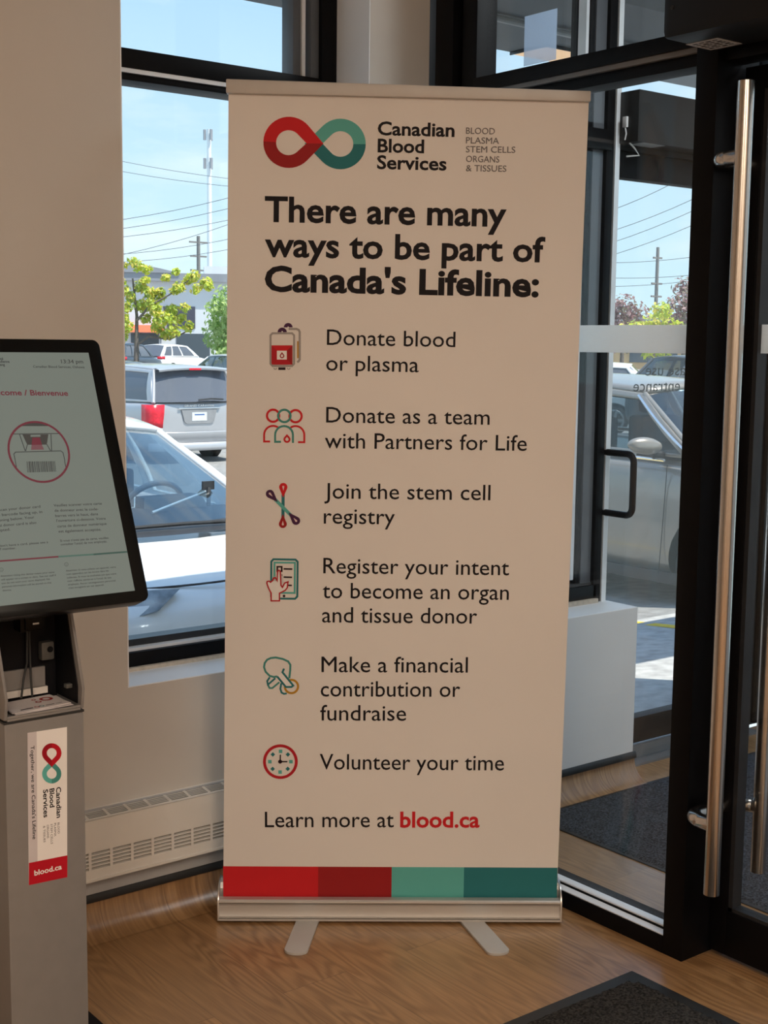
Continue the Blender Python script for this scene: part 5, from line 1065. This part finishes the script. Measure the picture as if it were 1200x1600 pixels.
# pale sedan nose-in under the window
P_white = paint('white_car_paint', (0.80, 0.81, 0.82), 0.0)
S1 = [(0.00, .62, .26, .62, .665), (0.04, .80, .20, .70, .74), (0.14, .90, .17, .755, .805), (0.35, .95, .16, .79, .85), (0.65, .985, .16, .83, .89), (1.00, 1, .16, .87, .93), (1.30, 1, .17, .90, .945), (1.7, 1, .17, .90, .85), (2.8, 1, .17, .91, .85), (3.5, 1, .18, .93, .89), (3.75, .99, .19, .945, .98), (4.1, .95, .22, .95, 1.0), (4.4, .87, .26, .92, .96), (4.5, .74, .32, .80, .82)]
cs = car('parked_sedan', 'pale sedan parked nose-in right outside the window, sunlit hood, clear windshield', 'car', (3.16, 4.84, -0.37), 0.0, P_white, 0.90, S1,
         (1.12, .905, .78), (2.05, 1.335, .60), (3.05, 1.335, .585), (3.70, .965, .71), [(.20, .50), (.54, .84)], [(0.86, .32), (3.55, .32)], glass_side=M_carglass, glass_rear=M_clearshield, glass_front=M_clearshield)
for s in (1, -1):
    g = MB(); P = [(s * .36, .125, .802), (s * .55, .175, .803), (s * .70, .30, .808), (s * .80, .47, .795), (s * .83, .50, .755), (s * .80, .24, .70), (s * .66, .105, .69), (s * .50, .055, .735)]
    g.prism([(x_, u_ - .012, z_ + .012) for x_, u_, z_ in P], (0, .09, -.02)); g.build('headlight', mat('headlight_glass', (0.27, 0.30, 0.33), 0.12, var=0.5, scale=14, spec=0.6), cs, 0.004)
g = MB(); g.prism([(-.46, .012, .26), (.46, .012, .26), (.42, -.004, .40), (-.42, -.004, .40)], (0, .03, 0)); g.build('lower_grille', M_plastic, cs)
g = MB(); g.prism([(-.36, -.006, .47), (.36, -.006, .47), (.30, .0, .53), (-.30, .0, .53)], (0, .05, 0)); g.build('upper_grille', M_plastic, cs)
g = MB(); g.tube([(v, .15 + .22 * (abs(v) / .72) ** 2.2, .820 - .024 * (abs(v) / .72)) for v in [i * .08 - .72 for i in range(19)]], 0.005, 6); g.build('hood_seam', M_plastic, cs)
g = MB(); g.grid([[(v * .80, 1.12 - .26 * (1 - v * v) + d, .925 + .012 * (1 - v * v) + h) for v in [i / 5 - 1 for i in range(11)]] for d, h in ((-.06, -.004), (0.02, .012), (.09, .028))]); g.build('wiper_cowl', M_plastic, cs)
MB().tube([(.55, .93, .955), (.1, .88, .972), (-.30, .90, .968)], 0.010, 8).build('wiper', M_plastic, cs)
g = MB(); g.grid([[(v * .74, 1.02 + .0 + k * .55, .93 + .03 * math.sin(k * 2.2) + .02 * (1 - v * v)) for v in [i / 5 - 1 for i in range(11)]] for k in [i / 5 for i in range(6)]]); g.prism([(.18, 1.45, .96), (.58, 1.45, .96), (.55, 1.5, 1.03), (.21, 1.5, 1.03)], (0, .1, 0)); g.build('dashboard', M_dash, cs)
g = MB(); c0 = Vector((.37, 1.72, .93)); n_ = Vector((0, .87, .5)); a_ = Vector((1, 0, 0)); b_ = Vector((0, -.5, .87))
g.tube([c0 + .185 * (math.cos(2 * math.pi * k / 28) * a_ + math.sin(2 * math.pi * k / 28) * b_) for k in range(29)], 0.016, 10); g.tube([c0 - .18 * a_, c0, c0 + .18 * a_], 0.02, 8); g.tube([c0, c0 - .18 * b_], 0.02, 8); g.build('steering_wheel', mat('steering_leather', (0.12, 0.12, 0.13), 0.5), cs)
for v in (-.37, .37):
    g = MB().box(v - .23, v + .23, 2.35, 2.5, .55, 1.10).box(v - .13, v + .13, 2.40, 2.5, 1.12, 1.30).box(v - .06, v + .06, 2.43, 2.47, 1.08, 1.14); g.build('front_seat', M_seat, cs, 0.03)
MB().box(-.62, .62, 3.2, 3.35, .6, 1.05).build('rear_seat', M_seat, cs, 0.03)
ph = MB().tube([(.50, 1.33, 0.99), (.52, 1.36, 1.08)], .012, 8).box(.485, .555, 1.36, 1.375, 1.07, 1.115).build('phone_mount', M_plastic, cs)
MB().tube([(.50, 1.36, 1.06), (.30, 1.34, 1.01), (.12, 1.25, .985)], 0.007, 8).build('charging_cable', mat('white_cable', (0.7, 0.7, 0.7), 0.5), cs)
mirror(cs, 1, 1.32, 1.0, .88, P_white); mirror(cs, -1, 1.32, 1.0, .88, P_white)

# silver minivan
P_silver = paint('silver_car_paint', (0.50, 0.50, 0.52), 0.35)
S2 = [(0.0, .62, .3, .62, .66), (0.08, .82, .22, .72, .78), (0.3, .93, .2, .82, .92), (0.8, .99, .2, .95, 1.05), (1.1, 1, .2, 1.02, 1.10), (1.6, 1, .2, 1.06, 1.08), (3.0, 1, .2, 1.08, 1.09), (4.4, 1, .22, 1.10, 1.10), (4.85, .985, .24, 1.12, 1.12), (5.0, .96, .26, 1.12, 1.12), (5.09, .935, .30, 1.10, 1.11), (5.12, .90, .36, 1.05, 1.05)]
mv = car('minivan', 'silver minivan seen from behind with red tail lamp and wide rear window', 'car', (12.20, 26.0, -0.68), math.pi, P_silver, 0.99, S2,
         (0.95, 1.07, .86), (1.75, 1.62, .70), (4.80, 1.66, .72), (5.08, 1.11, .885), [(.06, .25), (.28, .62), (.65, .955)], [(0.95, .34), (4.02, .34)])
for s in (1, -1):
    g = MB(); g.prism([(s * .97, 4.84, .70), (s * .99, 4.80, 1.06), (s * .90, 5.085, 1.08), (s * .71, 5.135, 1.07), (s * .75, 5.145, .62), (s * .90, 5.10, .66)], (0, .012, 0))
    g = MB(); g.grid([[(s * 1.004, 4.86, z_), (s * .99, 5.055, z_), (s * .915, 5.128, z_), (s * q_, 5.146, z_ - dz)] for z_, q_, dz in ((1.07, .70, 0), (.92, .71, .01), (.78, .73, .02), (.70, .74, .04))])
    tl = g.build('tail_lamp', M_lampred, mv, smooth=60); m_ = tl.modifiers.new('s', 'SOLIDIFY'); m_.thickness = 0.02
    g = MB(); g.grid([[(s * 1.004, 4.88, z_), (s * .99, 5.055, z_), (s * .915, 5.130, z_), (s * q_, 5.148, z_ - dz)] for z_, q_, dz in ((.695, .74, .04), (.64, .75, .04))])
    rl = g.build('reverse_lamp', M_plate, tl, smooth=60)
g = MB(); g.grid([[(v * .97, 5.0 + .17 * (1 - abs(v) ** 4), z_) for v in [i / 6 - 1 for i in range(13)]] for z_ in (.585, .57, .40)], P_silver)
g.grid([[(v * .96, 5.02 + .17 * (1 - abs(v) ** 4), z_) for v in [i / 6 - 1 for i in range(13)]] for z_ in (.395, .30, .25)], P_silver)
bp = g.build('rear_bumper', P_silver, mv, smooth=60); m_ = bp.modifiers.new('s', 'SOLIDIFY'); m_.thickness = 0.05; m_.offset = 0
g = MB(); g.grid([[(v * .93, 5.005 + .175 * (1 - abs(v) ** 4), z_) for v in [i / 6 - 1 for i in range(13)]] for z_ in (.425, .40)]); g.build('chrome_step', M_chrome, bp)
g = MB(); g.prism([(-.36, 5.126, .98), (.36, 5.126, .98), (.30, 5.126, .76), (.25, 5.126, .73), (-.25, 5.126, .73), (-.30, 5.126, .76)], (0, .012, 0)); rc = g.build('plate_recess', mat('grey_recess', (0.30, 0.30, 0.31), 0.4), mv, smooth=0)
pl = MB().box(-.15, .15, 5.138, 5.142, .775, .925).build('licence_plate', M_plate, rc, smooth=0)
MB().box(-.10, .10, 5.1418, 5.143, .872, .894).build('plate_print', mat('plate_blue', (0.05, 0.12, 0.35), 0.5), pl, smooth=0)
MB().box(-.42, .42, 5.128, 5.148, .985, 1.01).build('chrome_strip', M_chrome, mv, 0.004)
g = MB(); add_text(g, 'GRAND CARAVAN', (-.30, 1.022), (.30, 1.022), .035, M_chrome, 'b', 'f', lambda u, v, l: (-u, 5.132, v)); g.build('badge_lettering', M_chrome, mv, smooth=0)
MB().tube([(0.05, 5.20, 1.145), (-.20, 5.195, 1.165), (-.46, 5.185, 1.150)], .014, 8).build('rear_wiper', M_plastic, mv)
g = MB(); g.grid([[(v * .72, 4.78 + d, 1.688 + h + .04 * (1 - v * v)) for v in [i / 5 - 1 for i in range(11)]] for d, h in ((0, .015), (.10, .010), (.22, -.025), (.21, -.055))]); sp = g.build('rear_spoiler', P_silver, mv, smooth=60)
MB().box(-.12, .12, 4.985, 5.005, 1.665, 1.70).build('brake_light', M_lampred, sp, 0.004)

# taupe SUV beside the door
P_taupe = paint('taupe_car_paint', (0.27, 0.245, 0.215), 0.35)
S3 = [(0.0, .66, .32, .72, .78), (0.06, .84, .26, .82, .90), (0.25, .94, .23, .92, .99), (0.6, .985, .22, .98, 1.05), (1.0, 1, .22, 1.02, 1.09), (1.3, 1, .22, 1.05, 1.10), (1.7, 1, .22, 1.06, 1.06), (3.0, 1, .22, 1.08, 1.07), (4.0, .99, .24, 1.10, 1.10), (4.4, .96, .28, 1.10, 1.12), (4.56, .90, .32, 1.06, 1.08), (4.62, .80, .38, .98, .98)]
sv = car('parked_suv', 'taupe SUV parked beside the outer door, mirror and front door in view', 'car', (8.05, 4.62, -0.34), 0.0, P_taupe, 0.93, S3,
         (1.14, 1.075, .84), (1.78, 1.49, .68), (4.05, 1.50, .64), (4.52, 1.12, .76), [(.035, .42), (.45, .70), (.73, .93)], [(0.92, .35), (3.62, .35)], glass_side=M_carglass, glass_front=M_clearshield)
mirror(sv, -1, 1.42, 1.15, .92, P_taupe); mirror(sv, 1, 1.42, 1.15, .92, P_taupe)
for s in (1, -1):
    g = MB(); g.tube([(s * .955, 1.35, 1.062), (s * .962, 2.4, 1.083), (s * .955, 3.6, 1.098), (s * .90, 4.45, 1.12)], .011, 8); g.build('window_trim', M_chrome, sv)
    g = MB(); pts_ = []
    for i in range(12):
        t = i / 11; pts_.append((s * (.875 + (.700 - .875) * t + .034 * math.sin(math.pi * t)), 1.18 + .64 * t, 1.085 + .395 * t))
    g.tube(pts_, .011, 8); g.build('a_pillar_trim', M_chrome, sv)
    g = MB().box(s * .925 - .012, s * .925 + .012, 1.1, 3.4, .22, .30); g.build('side_sill', M_plastic, sv, 0.004)
    for seam in ([(s * .938, 1.38, 0.28), (s * .938, 1.36, .6), (s * .935, 1.34, 1.03)], [(s * .94, 2.42, 0.28), (s * .94, 2.42, .6), (s * .935, 2.42, 1.05)]):
        MB().tube(seam, .003, 6).build('door_seam', M_plastic, sv)
    MB().tube([(s * .945, 2.15, .93), (s * .965, 2.19, .935), (s * .965, 2.32, .935), (s * .945, 2.36, .93)], .012, 8).build('door_handle', P_taupe, sv)
MB().box(-.80, .80, 1.25, 1.75, .95, 1.09).build('dashboard', M_dash, sv, 0.03)
for v in (-.38, .38):
    MB().box(v - .24, v + .24, 2.5, 2.66, .7, 1.28).box(v - .13, v + .13, 2.56, 2.66, 1.30, 1.47).build('front_seat', M_seat, sv, 0.03)
MB().box(-.7, .7, 3.45, 3.6, .7, 1.25).build('rear_seat', M_seat, sv, 0.03)
MB().box(.60, .62, 2.05, 2.12, 1.24, 1.34).build('pink_tag', mat('pink_tag', (0.85, 0.2, 0.3), 0.6), sv, smooth=0)

# cars further back
S4 = [(0.0, .66, .32, .70, .76), (0.08, .86, .26, .80, .88), (0.3, .95, .23, .90, .97), (0.9, 1, .22, 1.0, 1.05), (1.3, 1, .22, 1.03, 1.05), (3.0, 1, .22, 1.06, 1.06), (4.1, .99, .24, 1.08, 1.08), (4.45, .94, .30, 1.06, 1.08), (4.55, .84, .4, .98, .98)]
def suv(name, label, loc, rz, pm, glass_m=None):
    return car(name, label, 'car', loc, rz, pm, 0.92, S4, (1.15, 1.05, .82), (1.95, 1.58, .66), (3.95, 1.60, .64), (4.46, 1.09, .76), [(.10, .42), (.45, .70), (.73, .93)], [(0.9, .35), (3.6, .35)], glass_side=glass_m)
def lamps(r, u0=4.42, hw=.92, z=1.0):
    for s in (1, -1):
        g = MB(); g.grid([[(s * (hw - .03), u0 - .16, z_), (s * (hw - .10), u0 + .06, z_), (s * (hw - .30), u0 + .155, z_)] for z_ in (z + .07, z - .06)])
        g.build('tail_lamp', M_lampred, r).modifiers.new('s', 'SOLIDIFY').thickness = 0.03
def at_tail(x, y, rz, L_): return (x + L_ * math.sin(rz), y - L_ * math.cos(rz))   # origin so that the tail lands at (x, y)
def headed(deg): return math.pi - math.radians(deg)                                # heading measured from +y towards +x
P_w2 = paint('bright_white_paint', (0.85, 0.86, 0.87), 0.0); P_navy = paint('dark_blue_grey_paint', (0.045, 0.06, 0.085), 0.4); P_sil2 = paint('pale_silver_paint', (0.58, 0.62, 0.64), 0.3); P_char = paint('charcoal_paint', (0.10, 0.11, 0.12), 0.4); P_blue = paint('bright_blue_paint', (0.02, 0.12, 0.55), 0.2)
h = headed(64); x_, y_ = at_tail(33.0, 61.6, h, 4.55)
r = suv('parked_suv', 'white SUV parked in the back row behind the silver minivan', (x_, y_, -0.34), h, P_w2); lamps(r)
h = headed(56); x_, y_ = at_tail(32.6, 63.8, h, 4.55)
r = suv('parked_suv', 'dark blue-grey SUV behind the thin tree trunk, left of the white SUV', (x_ - 1.5, y_ + 3.4, -0.3), h, P_navy); lamps(r)
h = headed(52); x_, y_ = at_tail(28.0, 54.6, h, 4.55)
r = suv('parked_suv', 'dark car with bright red tail lamp at the left edge of the window', (x_ - .6, y_ + .4, -0.28), h, P_navy); lamps(r)
S5 = [(0.0, .62, .26, .55, .58), (0.06, .82, .20, .64, .68), (0.3, .93, .17, .74, .81), (0.9, .99, .16, .86, .92), (1.3, 1, .17, .90, .94), (3.0, 1, .17, .93, .93), (3.8, .99, .19, .96, 1.0), (4.3, .90, .24, .94, .98), (4.5, .74, .32, .80, .82)]
def sedan(label, loc, rz, pm, gm=None):
    return car('parked_sedan', label, 'car', loc, rz, pm, 0.90, S5, (1.12, .92, .76), (1.95, 1.38, .585), (3.05, 1.38, .575), (3.70, .99, .70), [(.20, .50), (.54, .84)], [(0.86, .32), (3.6, .32)], glass_side=gm)
r = sedan('pale silver car facing left beside the round green tree, in front of the white SUV', (22.3, 38.6, -0.40), math.radians(-62), P_sil2, M_carglass)
r = sedan('dark car half hidden behind the silver minivan, right edge of the window', (18.6, 31.2, -0.52), math.radians(52), P_char, M_carglass)
h = headed(-42); x_, y_ = at_tail(25.0, 21.4, h, 4.55)
r = suv('parked_suv', 'white hatchback with red tail lamp seen over the taupe SUV roof', (x_, y_, -0.58), h, P_w2); lamps(r)
r = suv('parked_suv', 'charcoal SUV behind the mirrored lettering on the outer door', (25.1, 16.8, -0.36), math.radians(75), P_char, M_carglass)
r = sedan('small bright blue car far away seen through the outer door', (47.0, 42.8, -0.55), math.radians(20), P_blue)

# ================================================================== trees
def leaf_mat(name, c):
    ma = mat(name, c, 0.55, var=0.2, scale=3)
    t = ma.node_tree; b = t.nodes['Principled BSDF']; o = t.nodes['Material Output']
    tl = t.nodes.new('ShaderNodeBsdfTranslucent'); tl.inputs['Color'].default_value = tuple(min(1, q * 1.1) for q in c) + (1,)
    mi = t.nodes.new('ShaderNodeMixShader'); mi.inputs['Fac'].default_value = 0.4
    t.links.new(b.outputs[0], mi.inputs[1]); t.links.new(tl.outputs[0], mi.inputs[2]); t.links.new(mi.outputs[0], o.inputs['Surface'])
    return ma
M_bark = mat('bark', (0.16, 0.13, 0.11), 0.9, var=0.3, scale=20, bump=0.3)
VR = Vector((math.cos(math.radians(29.5)), -math.sin(math.radians(29.5)), 0))
def tree(name, label, base, ax, clumps, n_leaf, size, mats_, trunk, seed, squash=0.9):
    """clumps: (right, up, radius) about the base; ax: horizontal direction the crown spreads along"""
    rnd = random.Random(seed); r = empty(name, base); tag(r, label, 'tree')
    g = MB()
    dp = Vector((-ax.y, ax.x, 0))
    for path, r0, r1 in trunk:
        pts = [ax * a + dp * d + Vector((0, 0, z)) for a, d, z in path]
        g.tube(pts, [r0 + (r1 - r0) * i / (len(pts) - 1) for i in range(len(pts))], 8)
    g.build('trunk', M_bark, r, smooth=60)
    g = MB(); tot = sum(c[2] ** 2 for c in clumps)
    for a, z, rad in clumps:
        dd = rnd.uniform(-1, 1) * rad * 1.2
        for _ in range(max(6, int(n_leaf * rad ** 2 / tot))):
            v = Vector((rnd.gauss(0, 1), rnd.gauss(0, 1), rnd.gauss(0, 1))).normalized() * rad * (rnd.random() ** 0.4)
            c = ax * (a + v.x) + dp * (dd + v.y) + Vector((0, 0, z + v.z * squash))
            nn = (v.normalized() + Vector((rnd.uniform(-1, 1), rnd.uniform(-1, 1), rnd.uniform(-.3, 1.3))) * .9).normalized()
            t1 = nn.orthogonal().normalized(); t1 = (Matrix.Rotation(rnd.uniform(0, 6.28), 3, nn) @ t1); t2 = nn.cross(t1); s = size * rnd.uniform(.6, 1.3)
            g.face([c - t1 * s, c - t2 * s * .55 + nn * s * .12, c + t1 * s, c + t2 * s * .55 + nn * s * .12], rnd.choice(mats_))
    g.build('foliage', mats_[0], r, smooth=0, normals=False)
    return r
YG = [leaf_mat('leaf_yellow_green', (0.68, 0.72, 0.08)), leaf_mat('leaf_lime', (0.55, 0.66, 0.10)), leaf_mat('leaf_olive', (0.40, 0.50, 0.10)), leaf_mat('leaf_golden', (0.76, 0.64, 0.14))]
GR = [leaf_mat('leaf_green', (0.42, 0.58, 0.20)), leaf_mat('leaf_mid_green', (0.32, 0.48, 0.15)), leaf_mat('leaf_pale_green', (0.55, 0.68, 0.28))]
PU = [leaf_mat('leaf_plum', (0.32, 0.17, 0.17)), leaf_mat('leaf_dusty_plum', (0.48, 0.32, 0.31)), leaf_mat('leaf_brown_green', (0.28, 0.24, 0.16))]
k = 48 / 2104.0
px = lambda x_, y_, r_=9: ((x_ / 5 + 180 - 213) * k, (572 - (y_ / 5 + 400)) * k, r_ * k)
cl = [px(a, b, c) for a, b, c in ((150, 75, 8), (190, 110, 10), (250, 125, 9), (90, 105, 5), (470, 140, 7), (600, 175, 10), (560, 200, 8), (500, 255, 10), (460, 285, 8), (620, 270, 9), (700, 225, 11), (720, 250, 8), (390, 190, 8), (60, 240, 8), (80, 290, 10), (200, 260, 11), (240, 220, 8), (350, 325, 10), (280, 380, 13), (200, 400, 12), (350, 300, 9), (90, 420, 11), (440, 430, 11), (535, 415, 8), (350, 500, 13), (240, 500, 9), (560, 560, 10), (450, 590, 12), (90, 560, 12), (60, 640, 10), (330, 560, 12), (420, 500, 10), (130, 340, 9), (390, 620, 10), (270, 300, 10), (310, 430, 12), (70, 500, 10), (500, 490, 10))]
q = lambda x_, y_, d=0: ((x_ / 5 + 180 - 213) * k, d, (572 - (y_ / 5 + 400)) * k)
tree('maple_tree', 'sparse yellow-green maple tree with thin trunk at the left of the window', (22.33, 42.49, -0.30), VR, [(a, b + .93, c) for a, b, c in cl], 3600, 0.085, YG,
     [([(0, 0, -.05), (.0, 0, .9), (q(170, 640)[0], 0, q(170, 640)[2] + .93), (q(172, 480)[0], .1, q(172, 480)[2] + .93), (q(145, 200)[0], 0, q(145, 200)[2] + .93)], .13, .03),
      ([(0.02, 0, q(0, 700)[2] + .93), (q(260, 635)[0], .1, q(260, 635)[2] + .93), (q(420, 655)[0], .2, q(420, 655)[2] + .93), (q(600, 570)[0], .2, q(600, 570)[2] + .93)], .06, .02),
      ([(0.02, 0, q(0, 520)[2] + .93), (q(280, 400)[0], -.2, q(280, 400)[2] + .93), (q(420, 320)[0], -.2, q(420, 320)[2] + .93), (q(600, 180)[0], -.2, q(600, 180)[2] + .93)], .05, .015)], 11)
tree('round_tree', 'dense rounded green tree right of the yellow-green maple', (26.2, 42.6, -0.28), VR, [(-.05, 2.25, .95), (.5, 2.6, .9), (-.35, 2.9, .6), (.1, 3.3, .75), (.5, 3.8, .6), (-.35, 2.0, .65), (.4, 1.75, .8), (-.15, 1.55, .55), (.9, 2.3, .9), (.3, 4.2, .4)], 4200, 0.10, GR, [([(0.2, 0, -.05), (.2, 0, 1.6), (.3, 0, 3.0)], .12, .05)], 12)
AX = Vector((math.cos(math.radians(48)), -math.sin(math.radians(48)), 0))
tree('plum_tree', 'purple-leaved tree left of the low yellow-green tree, seen through the outer door', (32.7, 29.4, -0.3), AX, [(-.1, 2.6, .55), (.35, 2.8, .5), (-.5, 2.9, .5), (.0, 3.05, .45), (.2, 2.1, .6), (-.3, 2.1, .6)], 1800, 0.075, PU, [([(0, 0, -.05), (0, 0, 2.2)], .1, .05)], 13)
tree('plum_tree', 'purple-leaved tree right of the low yellow-green tree, seen through the outer door', (34.0, 28.0, -0.3), AX, [(-.2, 2.9, .6), (.2, 3.3, .55), (-.1, 3.7, .35), (.4, 2.6, .6), (-.3, 2.3, .6)], 1800, 0.075, PU, [([(0, 0, -.05), (0, 0, 2.6)], .1, .05)], 14)
tree('maple_tree', 'low yellow-green tree between the two purple trees, seen through the outer door', (28.8, 24.75, -0.3), AX, [(0, 2.35, .45), (.4, 2.15, .5), (-.45, 2.15, .45), (.15, 2.75, .3), (.75, 2.1, .4), (-.85, 2.05, .4), (.1, 1.8, .5)], 2000, 0.075, YG, [([(0, 0, -.05), (0, 0, 2.0)], .08, .04)], 15)

# ================================================================== poles and wires
def pole(name, label, cat, x_, y_, z1, r0, m_, arms=(), group=None):
    r = empty(name, (x_, y_, -0.2)); tag(r, label, cat, group)
    MB().tube([(0, 0, -0.2), (0, 0, z1 + .2)], [r0, r0 * .75], 12).build('pole', m_, r)
    for za, w_ in arms:
        MB().box(-w_, w_, -.06, .06, za, za + .14).build('crossarm', m_, r, smooth=0)
    return r
ct = pole('cell_tower', 'tall white cell tower standing beyond the trees', 'tower', 76.75, 128.9, 24.2, .30, mat('white_steel', (0.85, 0.87, 0.88), 0.5))
for zz in (23.6, 20.6):
    for a in range(3):
        an = 2 * math.pi * a / 3 + .5
        MB().box(-.13, .13, -.09, .09, -.55, .55).build('antenna', M_gr, ct, smooth=0).location = (.46 * math.cos(an), .46 * math.sin(an), zz + .2)
M_polew = mat('weathered_pole', (0.22, 0.21, 0.20), 0.9, var=0.2)
pole('utility_pole', 'grey utility pole with crossarms just left of the cell tower', 'utility pole', 60.57, 103.6, 10.6, .20, M_polew, ((10.2, .9), (9.0, .8), (7.8, .8), (6.4, .7)))
pole('utility_pole', 'grey utility pole above the purple trees, seen through the outer door', 'utility pole', 83.46, 71.66, 9.3, .17, M_polew, ((8.6, .5), (6.6, .6), (5.6, .6)))
WIRES = [((42.83, 90.37, 9.31), (54.93, 83.57, 12.46)), ((44.09, 93.08, 8.95), (56.66, 86.02, 11.99)), ((45.36, 95.81, 8.64), (58.33, 88.51, 11.34)), ((48.69, 97.52, 7.61), (59.8, 91.13, 11.72)), ((47.8, 101.29, 7.88), (59.38, 94.97, 9.71)), ((49.3, 103.9, 7.49), (61.2, 97.37, 9.13)), ((50.49, 106.65, 16.0), (64.94, 98.53, 14.19)), ((51.8, 109.35, 17.31), (66.58, 101.04, 15.08)), ((66.34, 63.74, 9.49), (71.67, 57.69, 13.03)), ((68.5, 65.82, 8.39), (75.04, 58.26, 12.35)), ((70.49, 68.08, 7.72), (77.38, 60.14, 11.86)), ((72.72, 70.09, 7.09), (79.79, 61.93, 11.14)), ((74.67, 72.4, 7.47), (82.35, 63.51, 8.31)), ((76.84, 74.47, 6.59), (84.71, 65.36, 7.05)), ((79.01, 76.53, 5.95), (87.09, 67.19, 6.89))]
M_wire = mat('wire', (0.12, 0.13, 0.15), 0.7)
for i, (a, b) in enumerate(WIRES):
    a, b = Vector(a), Vector(b); pts = []
    for j in range(9):
        t = j / 8; p = a.lerp(b, t); p.z -= 0.35 * 4 * t * (1 - t) - 0.3; pts.append(p)
    o = MB().tube(pts, 0.022, 5, cap=False).build('power_line', M_wire)
    tag(o, 'thin dark power line crossing the sky beside the cell tower' if i < 8 else 'thin dark power line crossing the sky above the purple trees', 'power line', 'power lines by the cell tower' if i < 8 else 'power lines above the purple trees')
